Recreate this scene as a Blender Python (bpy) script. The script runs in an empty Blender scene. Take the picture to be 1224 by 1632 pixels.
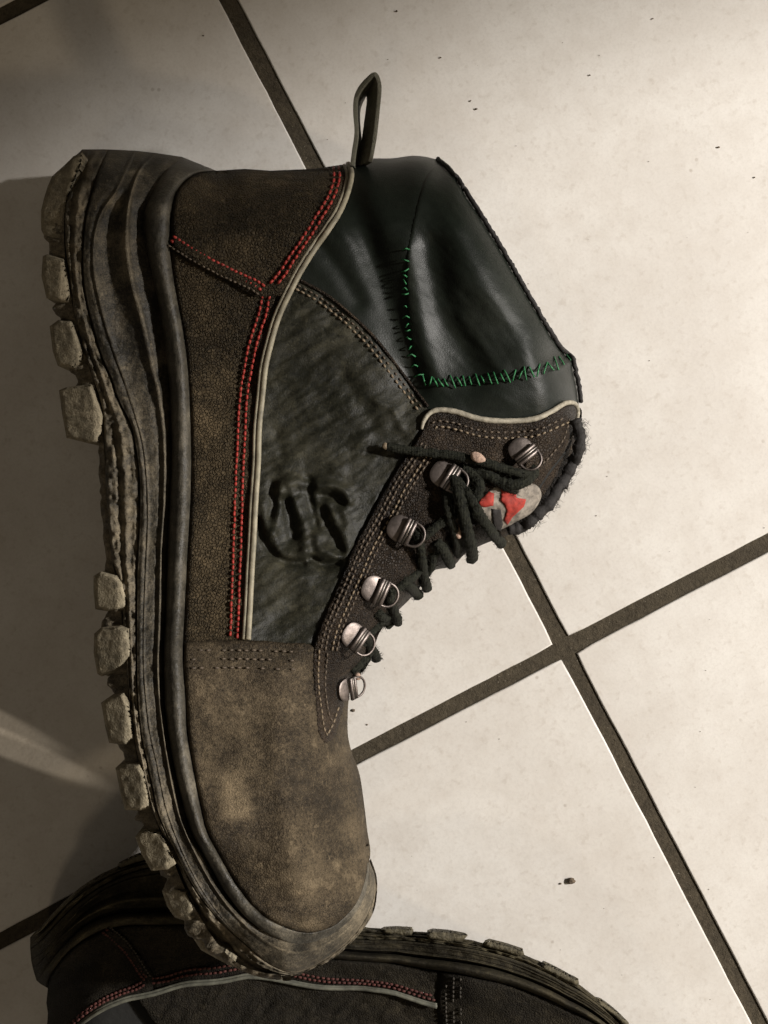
import bpy, math, random
import numpy as np
from mathutils import Vector, Matrix
from mathutils.geometry import delaunay_2d_cdt

random.seed(7)
rng = np.random.default_rng(11)
sc = bpy.context.scene
COL = sc.collection
R = math.radians

# ------------------------------------------------------------------ camera, world, lamps, exposure
CAM_H = 50.0            # cm above the tiles
PPC = 39.4              # photograph pixels per cm on the floor
cam_d = bpy.data.cameras.new('camera')
cam = bpy.data.objects.new('camera', cam_d)
COL.objects.link(cam)
cam.location = (0, 0, CAM_H * .01)
cam_d.sensor_fit = 'VERTICAL'
cam_d.sensor_height = 24
cam_d.lens = 12 / ((816 / PPC) / CAM_H)
cam_d.clip_start = .01
cam_d.clip_end = 20
sc.camera = cam

world = bpy.data.worlds.new('World')
sc.world = world
world.use_nodes = True
bg = world.node_tree.nodes['Background']
bg.inputs[0].default_value = (1.0, .86, .68, 1)
bg.inputs[1].default_value = .080


def lamp(name, loc, target, energy, color, size, angle=None, blend=.3):
    d = bpy.data.lights.new(name, 'SPOT' if angle else 'POINT')
    d.energy = energy
    d.color = color
    d.shadow_soft_size = size
    if angle:
        d.spot_size = R(angle)
        d.spot_blend = blend
    o = bpy.data.objects.new(name, d)
    COL.objects.link(o)
    o.location = [c * .01 for c in loc]
    v = Vector(target) * .01 - o.location
    o.rotation_euler = v.to_track_quat('-Z', 'Y').to_euler()
    return o


lamp('room_lamp', (125, 22, 92), (56, -26, 0), 162, (1.0, .95, .90), .06, 55.0, .12)
lamp('side_lamp', (135, -55, 82), (0, 0, 0), 15, (1.0, .80, .55), .04)
# two added narrow spots, no real lamps, grazing the floor to make light streaks
lamp('added_streak_spot', (-75, 15.5, 6.6), (-16.7, -8.8, 0), 25, (1.0, .86, .68), .001, 1.05, .35)
lamp('added_streak_spot', (-75, 18.5, 6.0), (-18.4, -7.2, 0), 25, (1.0, .86, .68), .001, 1.0, .35)
lamp('ceiling_lamp', (-14, -58, 140), (0, 0, 0), 3, (1.0, .80, .56), .06)

sc.view_settings.view_transform = 'Standard'
sc.view_settings.look = 'None'
sc.view_settings.exposure = 0
sc.view_settings.gamma = 1
sc.render.engine = 'CYCLES'


# ------------------------------------------------------------------ maths helpers
def hsh(ix, iy, s):
    h = (ix.astype(np.int64) * 374761393 + iy.astype(np.int64) * 668265263 + s * 974634777) & 0x7fffffff
    h = ((h ^ (h >> 13)) * 1274126177) & 0x7fffffff
    return ((h ^ (h >> 16)) & 0xffff) / 65535.0


def vnoise(x, y, s=0):
    x = np.asarray(x, float); y = np.asarray(y, float)
    ix = np.floor(x); iy = np.floor(y)
    fx = x - ix; fy = y - iy
    fx = fx * fx * (3 - 2 * fx); fy = fy * fy * (3 - 2 * fy)
    a = hsh(ix, iy, s); b = hsh(ix + 1, iy, s); c = hsh(ix, iy + 1, s); d = hsh(ix + 1, iy + 1, s)
    return (a * (1 - fx) + b * fx) * (1 - fy) + (c * (1 - fx) + d * fx) * fy


def fbm(x, y, sc_, s=0, o=4):
    t = 0; a = .5; f = 1.0 / sc_
    for k in range(o):
        t = t + a * vnoise(np.asarray(x) * f + 17.3 * k, np.asarray(y) * f - 9.1 * k, s + k)
        a *= .5; f *= 2
    return t / (1 - .5 ** o)


def crom(pts, step=4.0, closed=False):
    """Catmull-Rom through the points, resampled at about `step`."""
    P = np.array(pts, float)
    n = len(P)
    if closed:
        Q = np.vstack([P[-1], P, P[0], P[1]])
        segs = n
    else:
        Q = np.vstack([2 * P[0] - P[1], P, 2 * P[-1] - P[-2]])
        segs = n - 1
    out = []
    for i in range(segs):
        p0, p1, p2, p3 = Q[i], Q[i + 1], Q[i + 2], Q[i + 3]
        # centripetal parametrisation
        d1 = max(np.linalg.norm(p1 - p0) ** .5, 1e-3); d2 = max(np.linalg.norm(p2 - p1) ** .5, 1e-3); d3 = max(np.linalg.norm(p3 - p2) ** .5, 1e-3)
        m1 = d2 * ((p1 - p0) / d1 / 1 - (p2 - p0) / (d1 + d2)) / 1 + (p2 - p1)
        m2 = d2 * ((p3 - p2) / d3 - (p3 - p1) / (d2 + d3)) + (p2 - p1)
        k = max(2, int(np.linalg.norm(p2 - p1) / (step * .5)))
        for j in range(k):
            t = j / k
            out.append((2 * t ** 3 - 3 * t ** 2 + 1) * p1 + (t ** 3 - 2 * t ** 2 + t) * m1 + (-2 * t ** 3 + 3 * t ** 2) * p2 + (t ** 3 - t ** 2) * m2)
    if not closed:
        out.append(P[-1])
    out = np.array(out)
    if closed:
        out = np.vstack([out, out[0]])
    L = np.concatenate([[0], np.cumsum(np.hypot(*np.diff(out, axis=0).T))])
    m = max(3, int(round(L[-1] / step)))
    s = np.linspace(0, L[-1], m + 1)
    res = np.stack([np.interp(s, L, out[:, 0]), np.interp(s, L, out[:, 1])], 1)
    return res[:-1] if closed else res


def lin(pts, step=4.0, closed=False):
    """straight-sided polygon or line, resampled, corners kept"""
    P = [np.array(p, float) for p in pts]
    if closed:
        P.append(P[0])
    out = []
    for a, b in zip(P[:-1], P[1:]):
        k = max(1, int(np.linalg.norm(b - a) / step))
        for j in range(k):
            out.append(a + (b - a) * j / k)
    if not closed:
        out.append(P[-1])
    return np.array(out)


def dist_poly(x, y, P, closed=True, arc=False):
    """distance of points to a polyline"""
    x = np.asarray(x, float).ravel(); y = np.asarray(y, float).ravel()
    A = P; B = np.roll(P, -1, axis=0)
    if not closed:
        A = P[:-1]; B = P[1:]
    best = np.full(len(x), 1e18); bs = np.zeros(len(x))
    L = 0
    for a, b in zip(A, B):
        dx, dy = b - a
        l2 = dx * dx + dy * dy + 1e-12
        t = np.clip(((x - a[0]) * dx + (y - a[1]) * dy) / l2, 0, 1)
        d = (x - a[0] - t * dx) ** 2 + (y - a[1] - t * dy) ** 2
        m = d < best
        best = np.where(m, d, best)
        if arc:
            bs = np.where(m, L + t * math.sqrt(l2), bs); L += math.sqrt(l2)
    return (np.sqrt(best), bs) if arc else np.sqrt(best)


def inside(x, y, P):
    x = np.asarray(x, float); y = np.asarray(y, float)
    c = np.zeros(x.shape, bool)
    j = len(P) - 1
    for i in range(len(P)):
        xi, yi = P[i]; xj, yj = P[j]
        if yi != yj:
            c ^= ((yi > y) != (yj > y)) & (x < (xj - xi) * (y - yi) / (yj - yi) + xi)
        j = i
    return c


def idw(x, y, pts, p=3.0):
    num = 0; den = 0
    for (a, b, v) in pts:
        w = 1.0 / (((x - a) ** 2 + (y - b) ** 2 + 900.0) ** (p / 2))
        num = num + w * v; den = den + w
    return num / den


def rnd(t):
    t = np.clip(t, 0, 1)
    return np.sqrt(np.maximum(0, 1 - (1 - t) ** 2))


# ------------------------------------------------------------------ outline of the boot, in photograph pixels
ROW_O = [(131, 238), (112, 258), (102, 285), (98, 320), (97, 360), (98, 400), (104, 450), (113, 500), (126, 550), (141, 600), (155, 650), (160, 700), (163, 751), (167, 825),
         (174, 896), (185, 940), (190, 1000), (196, 1060), (200, 1110), (207, 1170), (215, 1215), (228, 1270), (250, 1325), (272, 1375), (293, 1425), (318, 1470), (345, 1510),
         (375, 1538), (410, 1553), (461, 1558), (500, 1543), (529, 1529), (570, 1492), (595, 1454), (601, 1420), (600, 1396), (591, 1368)]
ROW_A = [(172, 238), (157, 274), (145, 313), (137, 347), (132, 411), (135, 465), (146, 514), (162.5, 570), (177, 602), (187, 634), (209, 678), (217, 717), (222.6, 766), (222.6, 825),
         (219, 899), (218, 973), (218, 1047), (219, 1103), (225, 1170), (234, 1214), (243, 1255), (252, 1297), (286, 1371), (313, 1420), (351, 1468), (392, 1505), (430, 1536), (470, 1550),
         (505, 1537), (538, 1515), (570, 1483), (589, 1450), (597, 1420), (597, 1396), (590, 1370)]
ROW_B = [(215, 240), (185, 305), (162, 338), (150, 379), (149, 428), (158, 477), (167, 514), (180, 556), (200, 612), (215, 660), (228, 710), (234, 766), (236, 825), (233, 899),
         (230, 973), (229, 1047), (232, 1103), (240, 1170), (250, 1214), (258, 1255), (268, 1297), (297, 1371), (327, 1426), (363, 1473), (400, 1508), (435, 1532), (472, 1541),
         (508, 1528), (540, 1505), (568, 1474), (586, 1442), (594, 1415), (594, 1396), (588.5, 1372)]
ROW_C = [(250, 244), (225, 270), (210, 313), (205, 360), (207, 411), (216, 460), (231, 514), (243, 570), (258, 641), (264, 702), (263, 800), (258, 874), (256, 972), (253, 1072),
         (258, 1140), (267, 1206), (277, 1260), (290, 1310), (318, 1371), (348, 1422), (385, 1467), (425, 1500), (470, 1517), (510, 1508), (545, 1488), (570, 1460), (584, 1432),
         (590, 1410), (591, 1394), (587.5, 1374)]
ROW_D = [(290, 250), (262, 275), (242, 310), (230, 340), (233, 391), (246, 453), (258, 514), (267, 588), (271, 641), (273, 727), (270, 800), (267, 874), (264, 972), (261, 1022),
         (262, 1120), (270, 1182), (282, 1243), (303, 1320), (334, 1378), (361, 1425), (395, 1465), (435, 1492), (475, 1504), (515, 1496), (546, 1477), (570, 1450), (582, 1425),
         (587, 1404), (588, 1390), (586.5, 1375)]
ROW_R = [(345, 272), (310, 278), (285, 300), (275, 330), (272, 379), (275, 428), (283, 477), (292, 526), (300, 588), (305, 702), (305, 776), (300, 874), (295, 972), (292, 1047),
         (296, 1108), (299, 1170), (307, 1218), (319, 1280), (330, 1325), (351, 1365), (375, 1406), (406, 1447), (440, 1472), (488, 1487), (527, 1478), (553, 1458), (571, 1433),
         (580, 1408), (584, 1390), (585.5, 1376)]
FRONT = [(585, 1327), (580, 1285), (572, 1235), (560, 1202), (554, 1174), (554, 1133), (556, 1091), (570, 1070), (588, 1045), (598, 1015), (625, 985), (650, 956), (668, 940),
         (688, 912), (722, 903), (740, 885), (765, 872), (790, 862), (822, 850), (844, 843), (860, 831), (890, 800), (909, 760), (928, 722), (931, 701), (925, 676), (925, 637),
         (921, 610), (916, 586), (917, 570), (904, 563)]
OPEN = [(904, 563), (892, 551), (872, 519.6), (833, 453), (794, 386), (754.5, 323.5), (723, 276), (702, 257)]
BACK = [(702, 257), (684, 251), (660, 248), (625, 252), (586, 253), (560, 258), (545, 262), (500, 269), (430, 272), (390, 269), (350, 273), (334, 265), (310, 257), (280, 247),
        (236, 242), (212, 239), (187, 236), (153, 235)]
OUTLINE = crom(ROW_O + FRONT + OPEN[1:] + BACK[1:], 5, True)
CLOSED_PART = crom(BACK + ROW_O + FRONT, 6)
OPEN_PART = crom(OPEN, 6)

HH = [(120, 300, 4.2), (200, 400, 4.4), (120, 600, 4.1), (220, 650, 4.2), (200, 850, 4.0), (230, 1100, 4.8), (240, 1250, 4.8), (330, 1450, 3.3), (430, 1540, 2.9),
      (290, 350, 4.3), (290, 600, 4.25), (290, 850, 4.1), (290, 1100, 4.75), (330, 1300, 4.5), (420, 1450, 3.5),
      (400, 340, 4.1), (370, 600, 3.9), (370, 850, 3.75), (350, 980, 4.0), (480, 700, 3.7), (500, 850, 3.5), (480, 980, 3.6), (560, 600, 3.9),
      (640, 350, 4.0), (760, 420, 4.1), (600, 450, 3.9), (800, 600, 3.8), (700, 640, 3.6), (760, 750, 3.2), (850, 720, 3.0), (640, 850, 3.1),
      (430, 1200, 4.2), (450, 1350, 4.0), (560, 1100, 3.4), (560, 1400, 3.0)]
RR = [(100, 350, 9), (120, 550, 8), (165, 800, 8), (200, 1100, 8), (230, 1270, 9), (300, 1430, 20), (400, 1550, 90), (520, 1530, 130), (600, 1400, 150),
      (140, 240, 60), (230, 242, 100), (400, 270, 120), (560, 260, 120), (650, 250, 130), (705, 262, 110),
      (920, 620, 70), (925, 720, 80), (850, 840, 70), (700, 900, 90), (600, 1010, 90), (556, 1130, 130), (580, 1300, 190)]
GX = np.arange(30, 960, 5.0); GY = np.arange(200, 1600, 5.0)
gx, gy = np.meshgrid(GX, GY)


def mid_flat(x, y):
    return 4.35 + 0 * x


def mid_tilt(x, y):          # the toe rests on the other boot, so the boot rises towards it
    t = np.clip((y - 620) / 900.0, 0, 1.1)
    return 4.35 + 4.9 * t ** 1.25


g_hh = idw(gx, gy, HH)
g_rr = idw(gx, gy, RR, 4.0)
g_dc = dist_poly(gx, gy, CLOSED_PART, False).reshape(gx.shape)
g_do = dist_poly(gx, gy, OPEN_PART, False).reshape(gx.shape)
g_in = inside(gx, gy, OUTLINE)
g_dc = np.where(g_in, g_dc, -g_dc); g_do = np.where(g_in, g_do, -g_do)


def samp(G, x, y):
    fx = np.clip((np.asarray(x, float) - GX[0]) / 5, 0, len(GX) - 1.001); fy = np.clip((np.asarray(y, float) - GY[0]) / 5, 0, len(GY) - 1.001)
    ix = fx.astype(int); iy = fy.astype(int); fx = fx - ix; fy = fy - iy
    return (G[iy, ix] * (1 - fx) + G[iy, ix + 1] * fx) * (1 - fy) + (G[iy + 1, ix] * (1 - fx) + G[iy + 1, ix + 1] * fx) * fy


def roundf(x, y):
    x = np.asarray(x, float); y = np.asarray(y, float)
    dc = samp(g_dc, x, y); do = samp(g_do, x, y); rr = samp(g_rr, x, y)
    m = (dc < 14) & (dc > -7)
    if m.any():
        dc = np.array(dc); dc[m] = dist_poly(x[m], y[m], CLOSED_PART, False)
    f = rnd(dc / rr - .016)
    return f * (.55 + .45 * rnd(do / 55.0))


# ridges and valleys in the soft leather: (points, width px, height cm)
FOLDS = [
    ([(556, 300), (580, 370), (606, 450), (632, 540), (662, 615)], 24, -.50),
    ([(520, 330), (556, 380), (584, 440), (610, 500), (640, 565)], 14, .13),
    ([(500, 380), (540, 430), (570, 480)], 12, -.16),
    ([(651, 395), (664, 470), (676, 550), (690, 600)], 17, .20),
    ([(690, 395), (700, 470), (722, 530), (756, 590)], 26, -.34),
    ([(720, 380), (760, 450), (800, 510), (850, 560)], 34, .22),
    ([(742, 470), (790, 520), (838, 545)], 12, -.06),
    ([(735, 510), (775, 560), (800, 590)], 10, .08),
    ([(570, 290), (600, 330), (620, 400)], 22, .12),
]
EMBOSS = [
    ([(446, 782), (450, 772), (466, 768), (486, 770)], 8, .17),
    ([(462, 778), (470, 800), (482, 826), (487, 852), (486, 872)], 9, .16),
    ([(486, 880), (462, 885), (444, 872), (436, 850)], 9, .16),
    ([(436, 850), (442, 826), (446, 800), (448, 784)], 8, .12),
    ([(420, 806), (424, 836), (428, 858)], 8, .10),
    ([(411, 832), (420, 862), (438, 886), (458, 896), (482, 897)], 6, -.17),
    ([(434, 772), (433, 790), (437, 806), (430, 822)], 6, -.15),
    ([(456, 800), (462, 830), (466, 856)], 8, -.18),
    ([(490, 764), (491, 786), (498, 812), (504, 840)], 7, -.18),
    ([(508, 774), (530, 774), (550, 783), (557, 798)], 8, .18),
    ([(514, 790), (532, 793), (546, 804)], 6, -.18),
    ([(512, 812), (522, 838), (534, 862), (542, 878)], 8, -.17),
    ([(504, 850), (508, 872), (520, 880), (534, 886)], 9, .17),
    ([(547, 812), (555, 838), (552, 866)], 9, .13),
    ([(524, 806), (536, 832), (546, 850)], 7, .10),
    ([(496, 890), (516, 900), (540, 896)], 6, -.22),
    ([(455, 745), (462, 756)], 12, .10), ([(535, 748), (545, 752)], 10, .08),
    ([(440, 690), (452, 730), (462, 756)], 10, -.06),
    ([(570, 700), (600, 690), (630, 660)], 10, .07), ([(560, 722), (600, 716), (640, 700)], 9, -.08),
    ([(600, 640), (625, 650), (640, 680)], 8, .09),
    ([(545, 600), (575, 640), (600, 690)], 14, -.08),
    ([(430, 560), (470, 540), (500, 520)], 14, .06), ([(425, 610), (470, 590), (520, 560)], 12, -.05),
    ([(440, 960), (470, 940), (500, 945)], 10, .07), ([(420, 925), (450, 915), (490, 925)], 10, .07), ([(440, 985), (470, 970)], 8, -.06),
]
FOLDP = [(crom(p, 8), w * 1.12, a * .66) for p, w, a in FOLDS]
EMBP = [(crom(p, 6), w, a) for p, w, a in EMBOSS]


def bumps(x, y, L):
    z = np.zeros(len(x))
    for P, w, a in L:
        m = (x > P[:, 0].min() - 3 * w) & (x < P[:, 0].max() + 3 * w) & (y > P[:, 1].min() - 3 * w) & (y < P[:, 1].max() + 3 * w)
        if m.any():
            d = dist_poly(x[m], y[m], P, False)
            z[m] += a * np.exp(-(d / w) ** 2)
    return z


class Boot:
    """one boot: how its pixel coordinates are laid into the world, how thick it is"""
    def __init__(s, second, root):
        s.second = second; s.root = root
        s.k = .80 if second else 1.0
        s.q = 1.6 if second else 1.0     # coarser meshes for the boot that is mostly out of frame

    def mid(s, x, y):
        return (3.55 + 0 * x) if s.second else mid_tilt(x, y)

    def z(s, x, y, folds=True):
        x = np.asarray(x, float); y = np.asarray(y, float)
        b = s.mid(x, y) + s.k * samp(g_hh, x, y) * roundf(x, y)
        if folds and not s.second:
            b = b + bumps(x, y, FOLDP) * np.clip(samp(g_dc, x, y) / 25, 0, 1)
        return b

    def world(s, x, y, z):
        x = np.asarray(x, float); y = np.asarray(y, float); z = np.asarray(z, float) + 0 * x
        if s.second:
            X = 68 + .83 * (y - 262)
            def sm(X, xs, ys):
                q = np.linspace(-120, 1180, 261); v = np.interp(q, xs, ys); kx = np.exp(-(np.arange(-16, 17) / 7.0) ** 2); kx /= kx.sum()
                return np.interp(X, q, np.convolve(np.pad(v, 16, 'edge'), kx, 'valid'))
            so = sm(X, [-100, 40, 80, 130, 200, 300, 400, 500, 560, 690, 790, 865, 925, 985, 1060, 1150], [1560, 1500, 1445, 1400, 1362, 1335, 1378, 1444, 1468, 1476, 1495, 1520, 1560, 1606, 1700, 1870])
            so = so + 0 * X
            kk = sm(X, [60, 160, 260, 340, 450, 560, 600, 690, 865, 1000, 1150], [.46, .50, .66, .72, .56, .42, .42, .57, .60, .45, .25])
            xo = np.interp(y, [p[1] for p in ROW_O[:30]], [p[0] - 22 for p in ROW_O[:30]])
            Y = so + kk * (x - xo)
            x, y = X, Y
        f = (CAM_H - z) / CAM_H / PPC
        return np.stack([(x - 612) * f, (816 - y) * f, z], -1) * .01


def obj(name, verts, faces, mat, parent=None, smooth=True, attrs=None, loc=None):
    me = bpy.data.meshes.new(name)
    V = np.asarray(verts, float).copy()
    if parent is not None and loc is None:
        p = parent; off = np.zeros(3)
        while p is not None:
            off += np.array(p.location); p = p.parent
        V -= off
    me.from_pydata(V.tolist(), [], [tuple(int(i) for i in f) for f in faces])
    me.materials.append(mat)
    if smooth:
        me.polygons.foreach_set('use_smooth', [True] * len(me.polygons))
    for k, v in (attrs or {}).items():
        a = me.attributes.new(k, 'FLOAT', 'POINT')
        a.data.foreach_set('value', np.asarray(v, np.float32))
    me.update()
    o = bpy.data.objects.new(name, me)
    COL.objects.link(o)
    if parent is not None:
        o.parent = parent
    if loc is not None:
        o.location = loc
    return o


def orient(faces, V):
    """all triangles of a top sheet look up"""
    F = np.asarray(faces); a = V[F[:, 0]]; b = V[F[:, 1]]; c = V[F[:, 2]]
    n = (b[:, 0] - a[:, 0]) * (c[:, 1] - a[:, 1]) - (b[:, 1] - a[:, 1]) * (c[:, 0] - a[:, 0])
    fl = n < 0
    F[fl] = F[fl][:, ::-1]
    return F


def fill(P, step, keep=.62):
    """triangulate polygon P (array) with interior points"""
    x0, y0 = P.min(0); x1, y1 = P.max(0)
    xs = np.arange(x0, x1, step); ys = np.arange(y0, y1, step * .87)
    X, Y = np.meshgrid(xs, ys)
    X = X + (np.arange(len(ys)) % 2)[:, None] * step * .5
    X = X.ravel(); Y = Y.ravel()
    m = inside(X, Y, P); X = X[m]; Y = Y[m]
    d = dist_poly(X, Y, P)
    m = d > step * keep; X = X[m]; Y = Y[m]; d = d[m]
    n = len(P)
    pts = [Vector((float(a), float(b))) for a, b in P] + [Vector((float(a), float(b))) for a, b in zip(X, Y)]
    r = delaunay_2d_cdt(pts, [], [list(range(n))], 1, 1e-5)
    vx = np.array([(v.x, v.y) for v in r[0]])
    first = {}
    for i, og in enumerate(r[3]):
        for k in og:
            first[k] = i
    loop = [first[k] for k in range(n) if k in first]
    F = [f for f in r[2] if len(f) == 3]
    return vx, np.array(F), loop


def dustmap(x, y, blobs, base=0.0, s=3):
    d = base + 0 * np.asarray(x, float)
    for (a, b, rx, ry, v) in blobs:
        d = d + v * np.exp(-(((x - a) / rx) ** 2 + ((y - b) / ry) ** 2))
    return d


def panel(B, name, P, step, off, er, skirt, mat, parent=None, disp=None, dust=None, zf=None, sil=False):
    """a piece of leather or rubber cut to outline P and laid on the boot's surface"""
    step = step * B.q
    V2, F, loop = fill(P, step)
    x, y = V2[:, 0], V2[:, 1]
    d = dist_poly(x, y, P); d[loop] = 0
    z = (zf(x, y) if zf else B.z(x, y)) + off * rnd(d / er)
    if disp is not None:
        z = z + disp(x, y) * np.clip(d / er, 0, 1)
    W = B.world(x, y, z)
    F = orient(F, W)
    n = len(W)
    lo = B.world(x[loop], y[loop], z[loop] - (skirt * .9 if B.second else 0)); lo[:, 2] = W[loop, 2]
    lo[:, 2] -= skirt * .01
    W2 = np.vstack([W, lo])
    m = len(loop)
    S = []
    # winding of the skirt follows the loop's direction seen from above
    A = W[loop]
    area = np.sum(A[:, 0] * np.roll(A[:, 1], -1) - np.roll(A[:, 0], -1) * A[:, 1])
    for i in range(m):
        j = (i + 1) % m
        q = (loop[i], n + i, n + j, loop[j]) if area > 0 else (loop[i], loop[j], n + j, n + i)
        S.append(q)
    dv = dust(x, y) if dust is not None else np.zeros(n)
    dv = np.concatenate([dv, np.asarray(dv)[loop]])
    return obj(name, W2, F.tolist() + S, mat, parent if parent is not None else B.root, True, {'dust': dv})


def strip(B, name, rows, us, prof, mat, parent=None, dust=None, base=None, close_low=False):
    """loft across rows (arrays of equal length); us = list of (row position, z offset)"""
    n = len(rows[0])
    rows = [np.asarray(r) for r in rows]
    pts = []; zs = []; ts = []
    for (t, dz) in us:
        i = min(int(t), len(rows) - 2); f = t - i
        p = rows[i] * (1 - f) + rows[i + 1] * f
        pts.append(p); ts.append(np.full(n, t)); zs.append(np.full(n, dz))
    P = np.array(pts); T = np.array(ts); Zo = np.array(zs)
    x = P[..., 0].ravel(); y = P[..., 1].ravel()
    S = np.tile(np.linspace(0, 1, n), len(us))
    z = (base(x, y) if base else B.z(x, y, False)) + prof(x, y, T.ravel(), S, Zo.ravel())
    W = B.world(x, y, z)
    m = len(us)
    F = []
    for i in range(m - 1):
        for j in range(n - 1):
            F.append((i * n + j, i * n + j + 1, (i + 1) * n + j + 1, (i + 1) * n + j))
    a, b, c = W[F[len(F) // 2][0]], W[F[len(F) // 2][1]], W[F[len(F) // 2][2]]
    if np.cross(b - a, c - a)[2] < 0:
        F = [f[::-1] for f in F]
    dv = dust(x, y, T.ravel(), S) if dust else np.zeros(len(x))
    return obj(name, W, F, mat, parent if parent is not None else B.root, True, {'dust': dv})


def anchors(row, n):
    """resample a sole row so that all rows share one parameter"""
    P = crom(row, 3)
    L = np.concatenate([[0], np.cumsum(np.hypot(*np.diff(P, axis=0).T))])
    low = int(np.argmax(P[:, 1]))
    ys = [330, 411, 514, 640, 760, 874, 1047, 1210, 1300, 1371, 1440]
    an = [0]
    for yv in ys:
        k = np.where((P[:-1, 1] < yv) & (P[1:, 1] >= yv) & (np.arange(len(P) - 1) < low))[0]
        an.append(L[k[-1]])
    an += [L[low], (L[low] + L[-1]) / 2, L[-1]]
    au = np.array([0, 60, 141, 245, 375, 495, 610, 783, 948, 1042, 1120, 1205, 1380, 1500, 1620]) / 1620.0
    u = np.linspace(0, 1, n)
    s = np.interp(u, au, an)
    return np.stack([np.interp(s, L, P[:, 0]), np.interp(s, L, P[:, 1])], 1)


def tube(path, rad, k=8, flat=1.0, up=None, caps=True, seed=0):
    """verts, faces of a tube along 3-D points (metres); rad scalar or list"""
    P = np.asarray(path, float); n = len(P)
    rad = np.broadcast_to(np.asarray(rad, float), (n,))
    T = np.gradient(P, axis=0); T /= np.linalg.norm(T, axis=1)[:, None] + 1e-12
    up = np.array([0, 0, 1.0]) if up is None else np.asarray(up, float)
    V = []
    for i in range(n):
        s = np.cross(T[i], up); l = np.linalg.norm(s)
        s = s / l if l > 1e-6 else np.array([1.0, 0, 0])
        u = np.cross(s, T[i])
        for j in range(k):
            a = 2 * math.pi * j / k
            V.append(P[i] + rad[i] * (math.cos(a) * s + math.sin(a) * u * flat))
    F = []
    for i in range(n - 1):
        for j in range(k):
            j2 = (j + 1) % k
            F.append((i * k + j, i * k + j2, (i + 1) * k + j2, (i + 1) * k + j))
    if caps:
        F.append(tuple(range(k))[::-1]); F.append(tuple((n - 1) * k + j for j in range(k)))
    return np.array(V), F


class Bag:
    def __init__(s): s.V = []; s.F = []; s.n = 0
    def add(s, V, F):
        s.V.append(np.asarray(V)); s.F += [tuple(int(i) + s.n for i in f) for f in F]; s.n += len(V)
    def obj(s, name, mat, parent=None, smooth=True):
        return obj(name, np.vstack(s.V), s.F, mat, parent, smooth)


def smooth3(P, n):
    """Catmull-Rom in 3-D"""
    P = np.asarray(P, float)
    Q = np.vstack([2 * P[0] - P[1], P, 2 * P[-1] - P[-2]])
    out = []
    for i in range(len(P) - 1):
        p0, p1, p2, p3 = Q[i:i + 4]
        for t in np.linspace(0, 1, n, endpoint=False):
            out.append(.5 * (2 * p1 + (p2 - p0) * t + (2 * p0 - 5 * p1 + 4 * p2 - p3) * t ** 2 + (3 * p1 - p0 - 3 * p2 + p3) * t ** 3))
    out.append(P[-1])
    return np.array(out)


# ------------------------------------------------------------------ materials
class NT:
    def __init__(s, name):
        s.m = bpy.data.materials.new(name); s.m.use_nodes = True
        s.t = s.m.node_tree; s.b = s.t.nodes['Principled BSDF']
        s.co = s.t.nodes.new('ShaderNodeTexCoord').outputs['Object']
    def link(s, a, b): s.t.links.new(a, b)
    def noise(s, scale, detail=3, rough=.5, vec=None, dist=0.0):
        n = s.t.nodes.new('ShaderNodeTexNoise'); n.inputs['Scale'].default_value = scale
        n.inputs['Detail'].default_value = detail; n.inputs['Roughness'].default_value = rough; n.inputs['Distortion'].default_value = dist
        s.link(vec or s.co, n.inputs['Vector']); return n.outputs['Fac']
    def voro(s, scale, feature='F1', rnd_=1.0, vec=None):
        n = s.t.nodes.new('ShaderNodeTexVoronoi'); n.feature = feature; n.inputs['Scale'].default_value = scale
        n.inputs['Randomness'].default_value = rnd_
        s.link(vec or s.co, n.inputs['Vector']); return n.outputs['Distance']
    def ramp(s, fac, stops):
        n = s.t.nodes.new('ShaderNodeValToRGB'); e = n.color_ramp.elements
        while len(e) < len(stops): e.new(.5)
        for k, (p, c) in enumerate(stops):
            e[k].position = p; e[k].color = (c, c, c, 1) if isinstance(c, (int, float)) else (*c, 1)
        s.link(fac, n.inputs[0]); return n.outputs[0]
    def math(s, op, a, b=None):
        n = s.t.nodes.new('ShaderNodeMath'); n.operation = op
        for i, v in enumerate((a, b)):
            if v is None: continue
            if isinstance(v, (int, float)): n.inputs[i].default_value = v
            else: s.link(v, n.inputs[i])
        return n.outputs[0]
    def mix(s, fac, a, b):
        n = s.t.nodes.new('ShaderNodeMix'); n.data_type = 'RGBA'
        for i, v in ((0, fac), (6, a), (7, b)):
            if isinstance(v, (int, float)): n.inputs[i].default_value = v
            elif isinstance(v, tuple): n.inputs[i].default_value = (*v, 1)
            else: s.link(v, n.inputs[i])
        return n.outputs[2]
    def attr(s, name):
        n = s.t.nodes.new('ShaderNodeAttribute'); n.attribute_name = name; return n.outputs['Fac']
    def bump(s, h, strength, dist, prev=None):
        n = s.t.nodes.new('ShaderNodeBump'); n.inputs['Strength'].default_value = strength; n.inputs['Distance'].default_value = dist
        s.link(h, n.inputs['Height'])
        if prev is not None: s.link(prev, n.inputs['Normal'])
        return n.outputs[0]
    def stretch(s, sx, sy, sz, rot=0):
        n = s.t.nodes.new('ShaderNodeMapping'); n.inputs['Scale'].default_value = (sx, sy, sz); n.inputs['Rotation'].default_value = (0, 0, rot)
        s.link(s.co, n.inputs['Vector']); return n.outputs[0]
    def done(s, color, rough, normal=None, metallic=0.0, spec=.5):
        if isinstance(color, tuple): s.b.inputs['Base Color'].default_value = (*color, 1)
        else: s.link(color, s.b.inputs['Base Color'])
        if isinstance(rough, (int, float)): s.b.inputs['Roughness'].default_value = rough
        else: s.link(rough, s.b.inputs['Roughness'])
        if normal is not None: s.link(normal, s.b.inputs['Normal'])
        s.b.inputs['Metallic'].default_value = metallic
        s.b.inputs['Specular IOR Level'].default_value = spec
        return s.m


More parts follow.
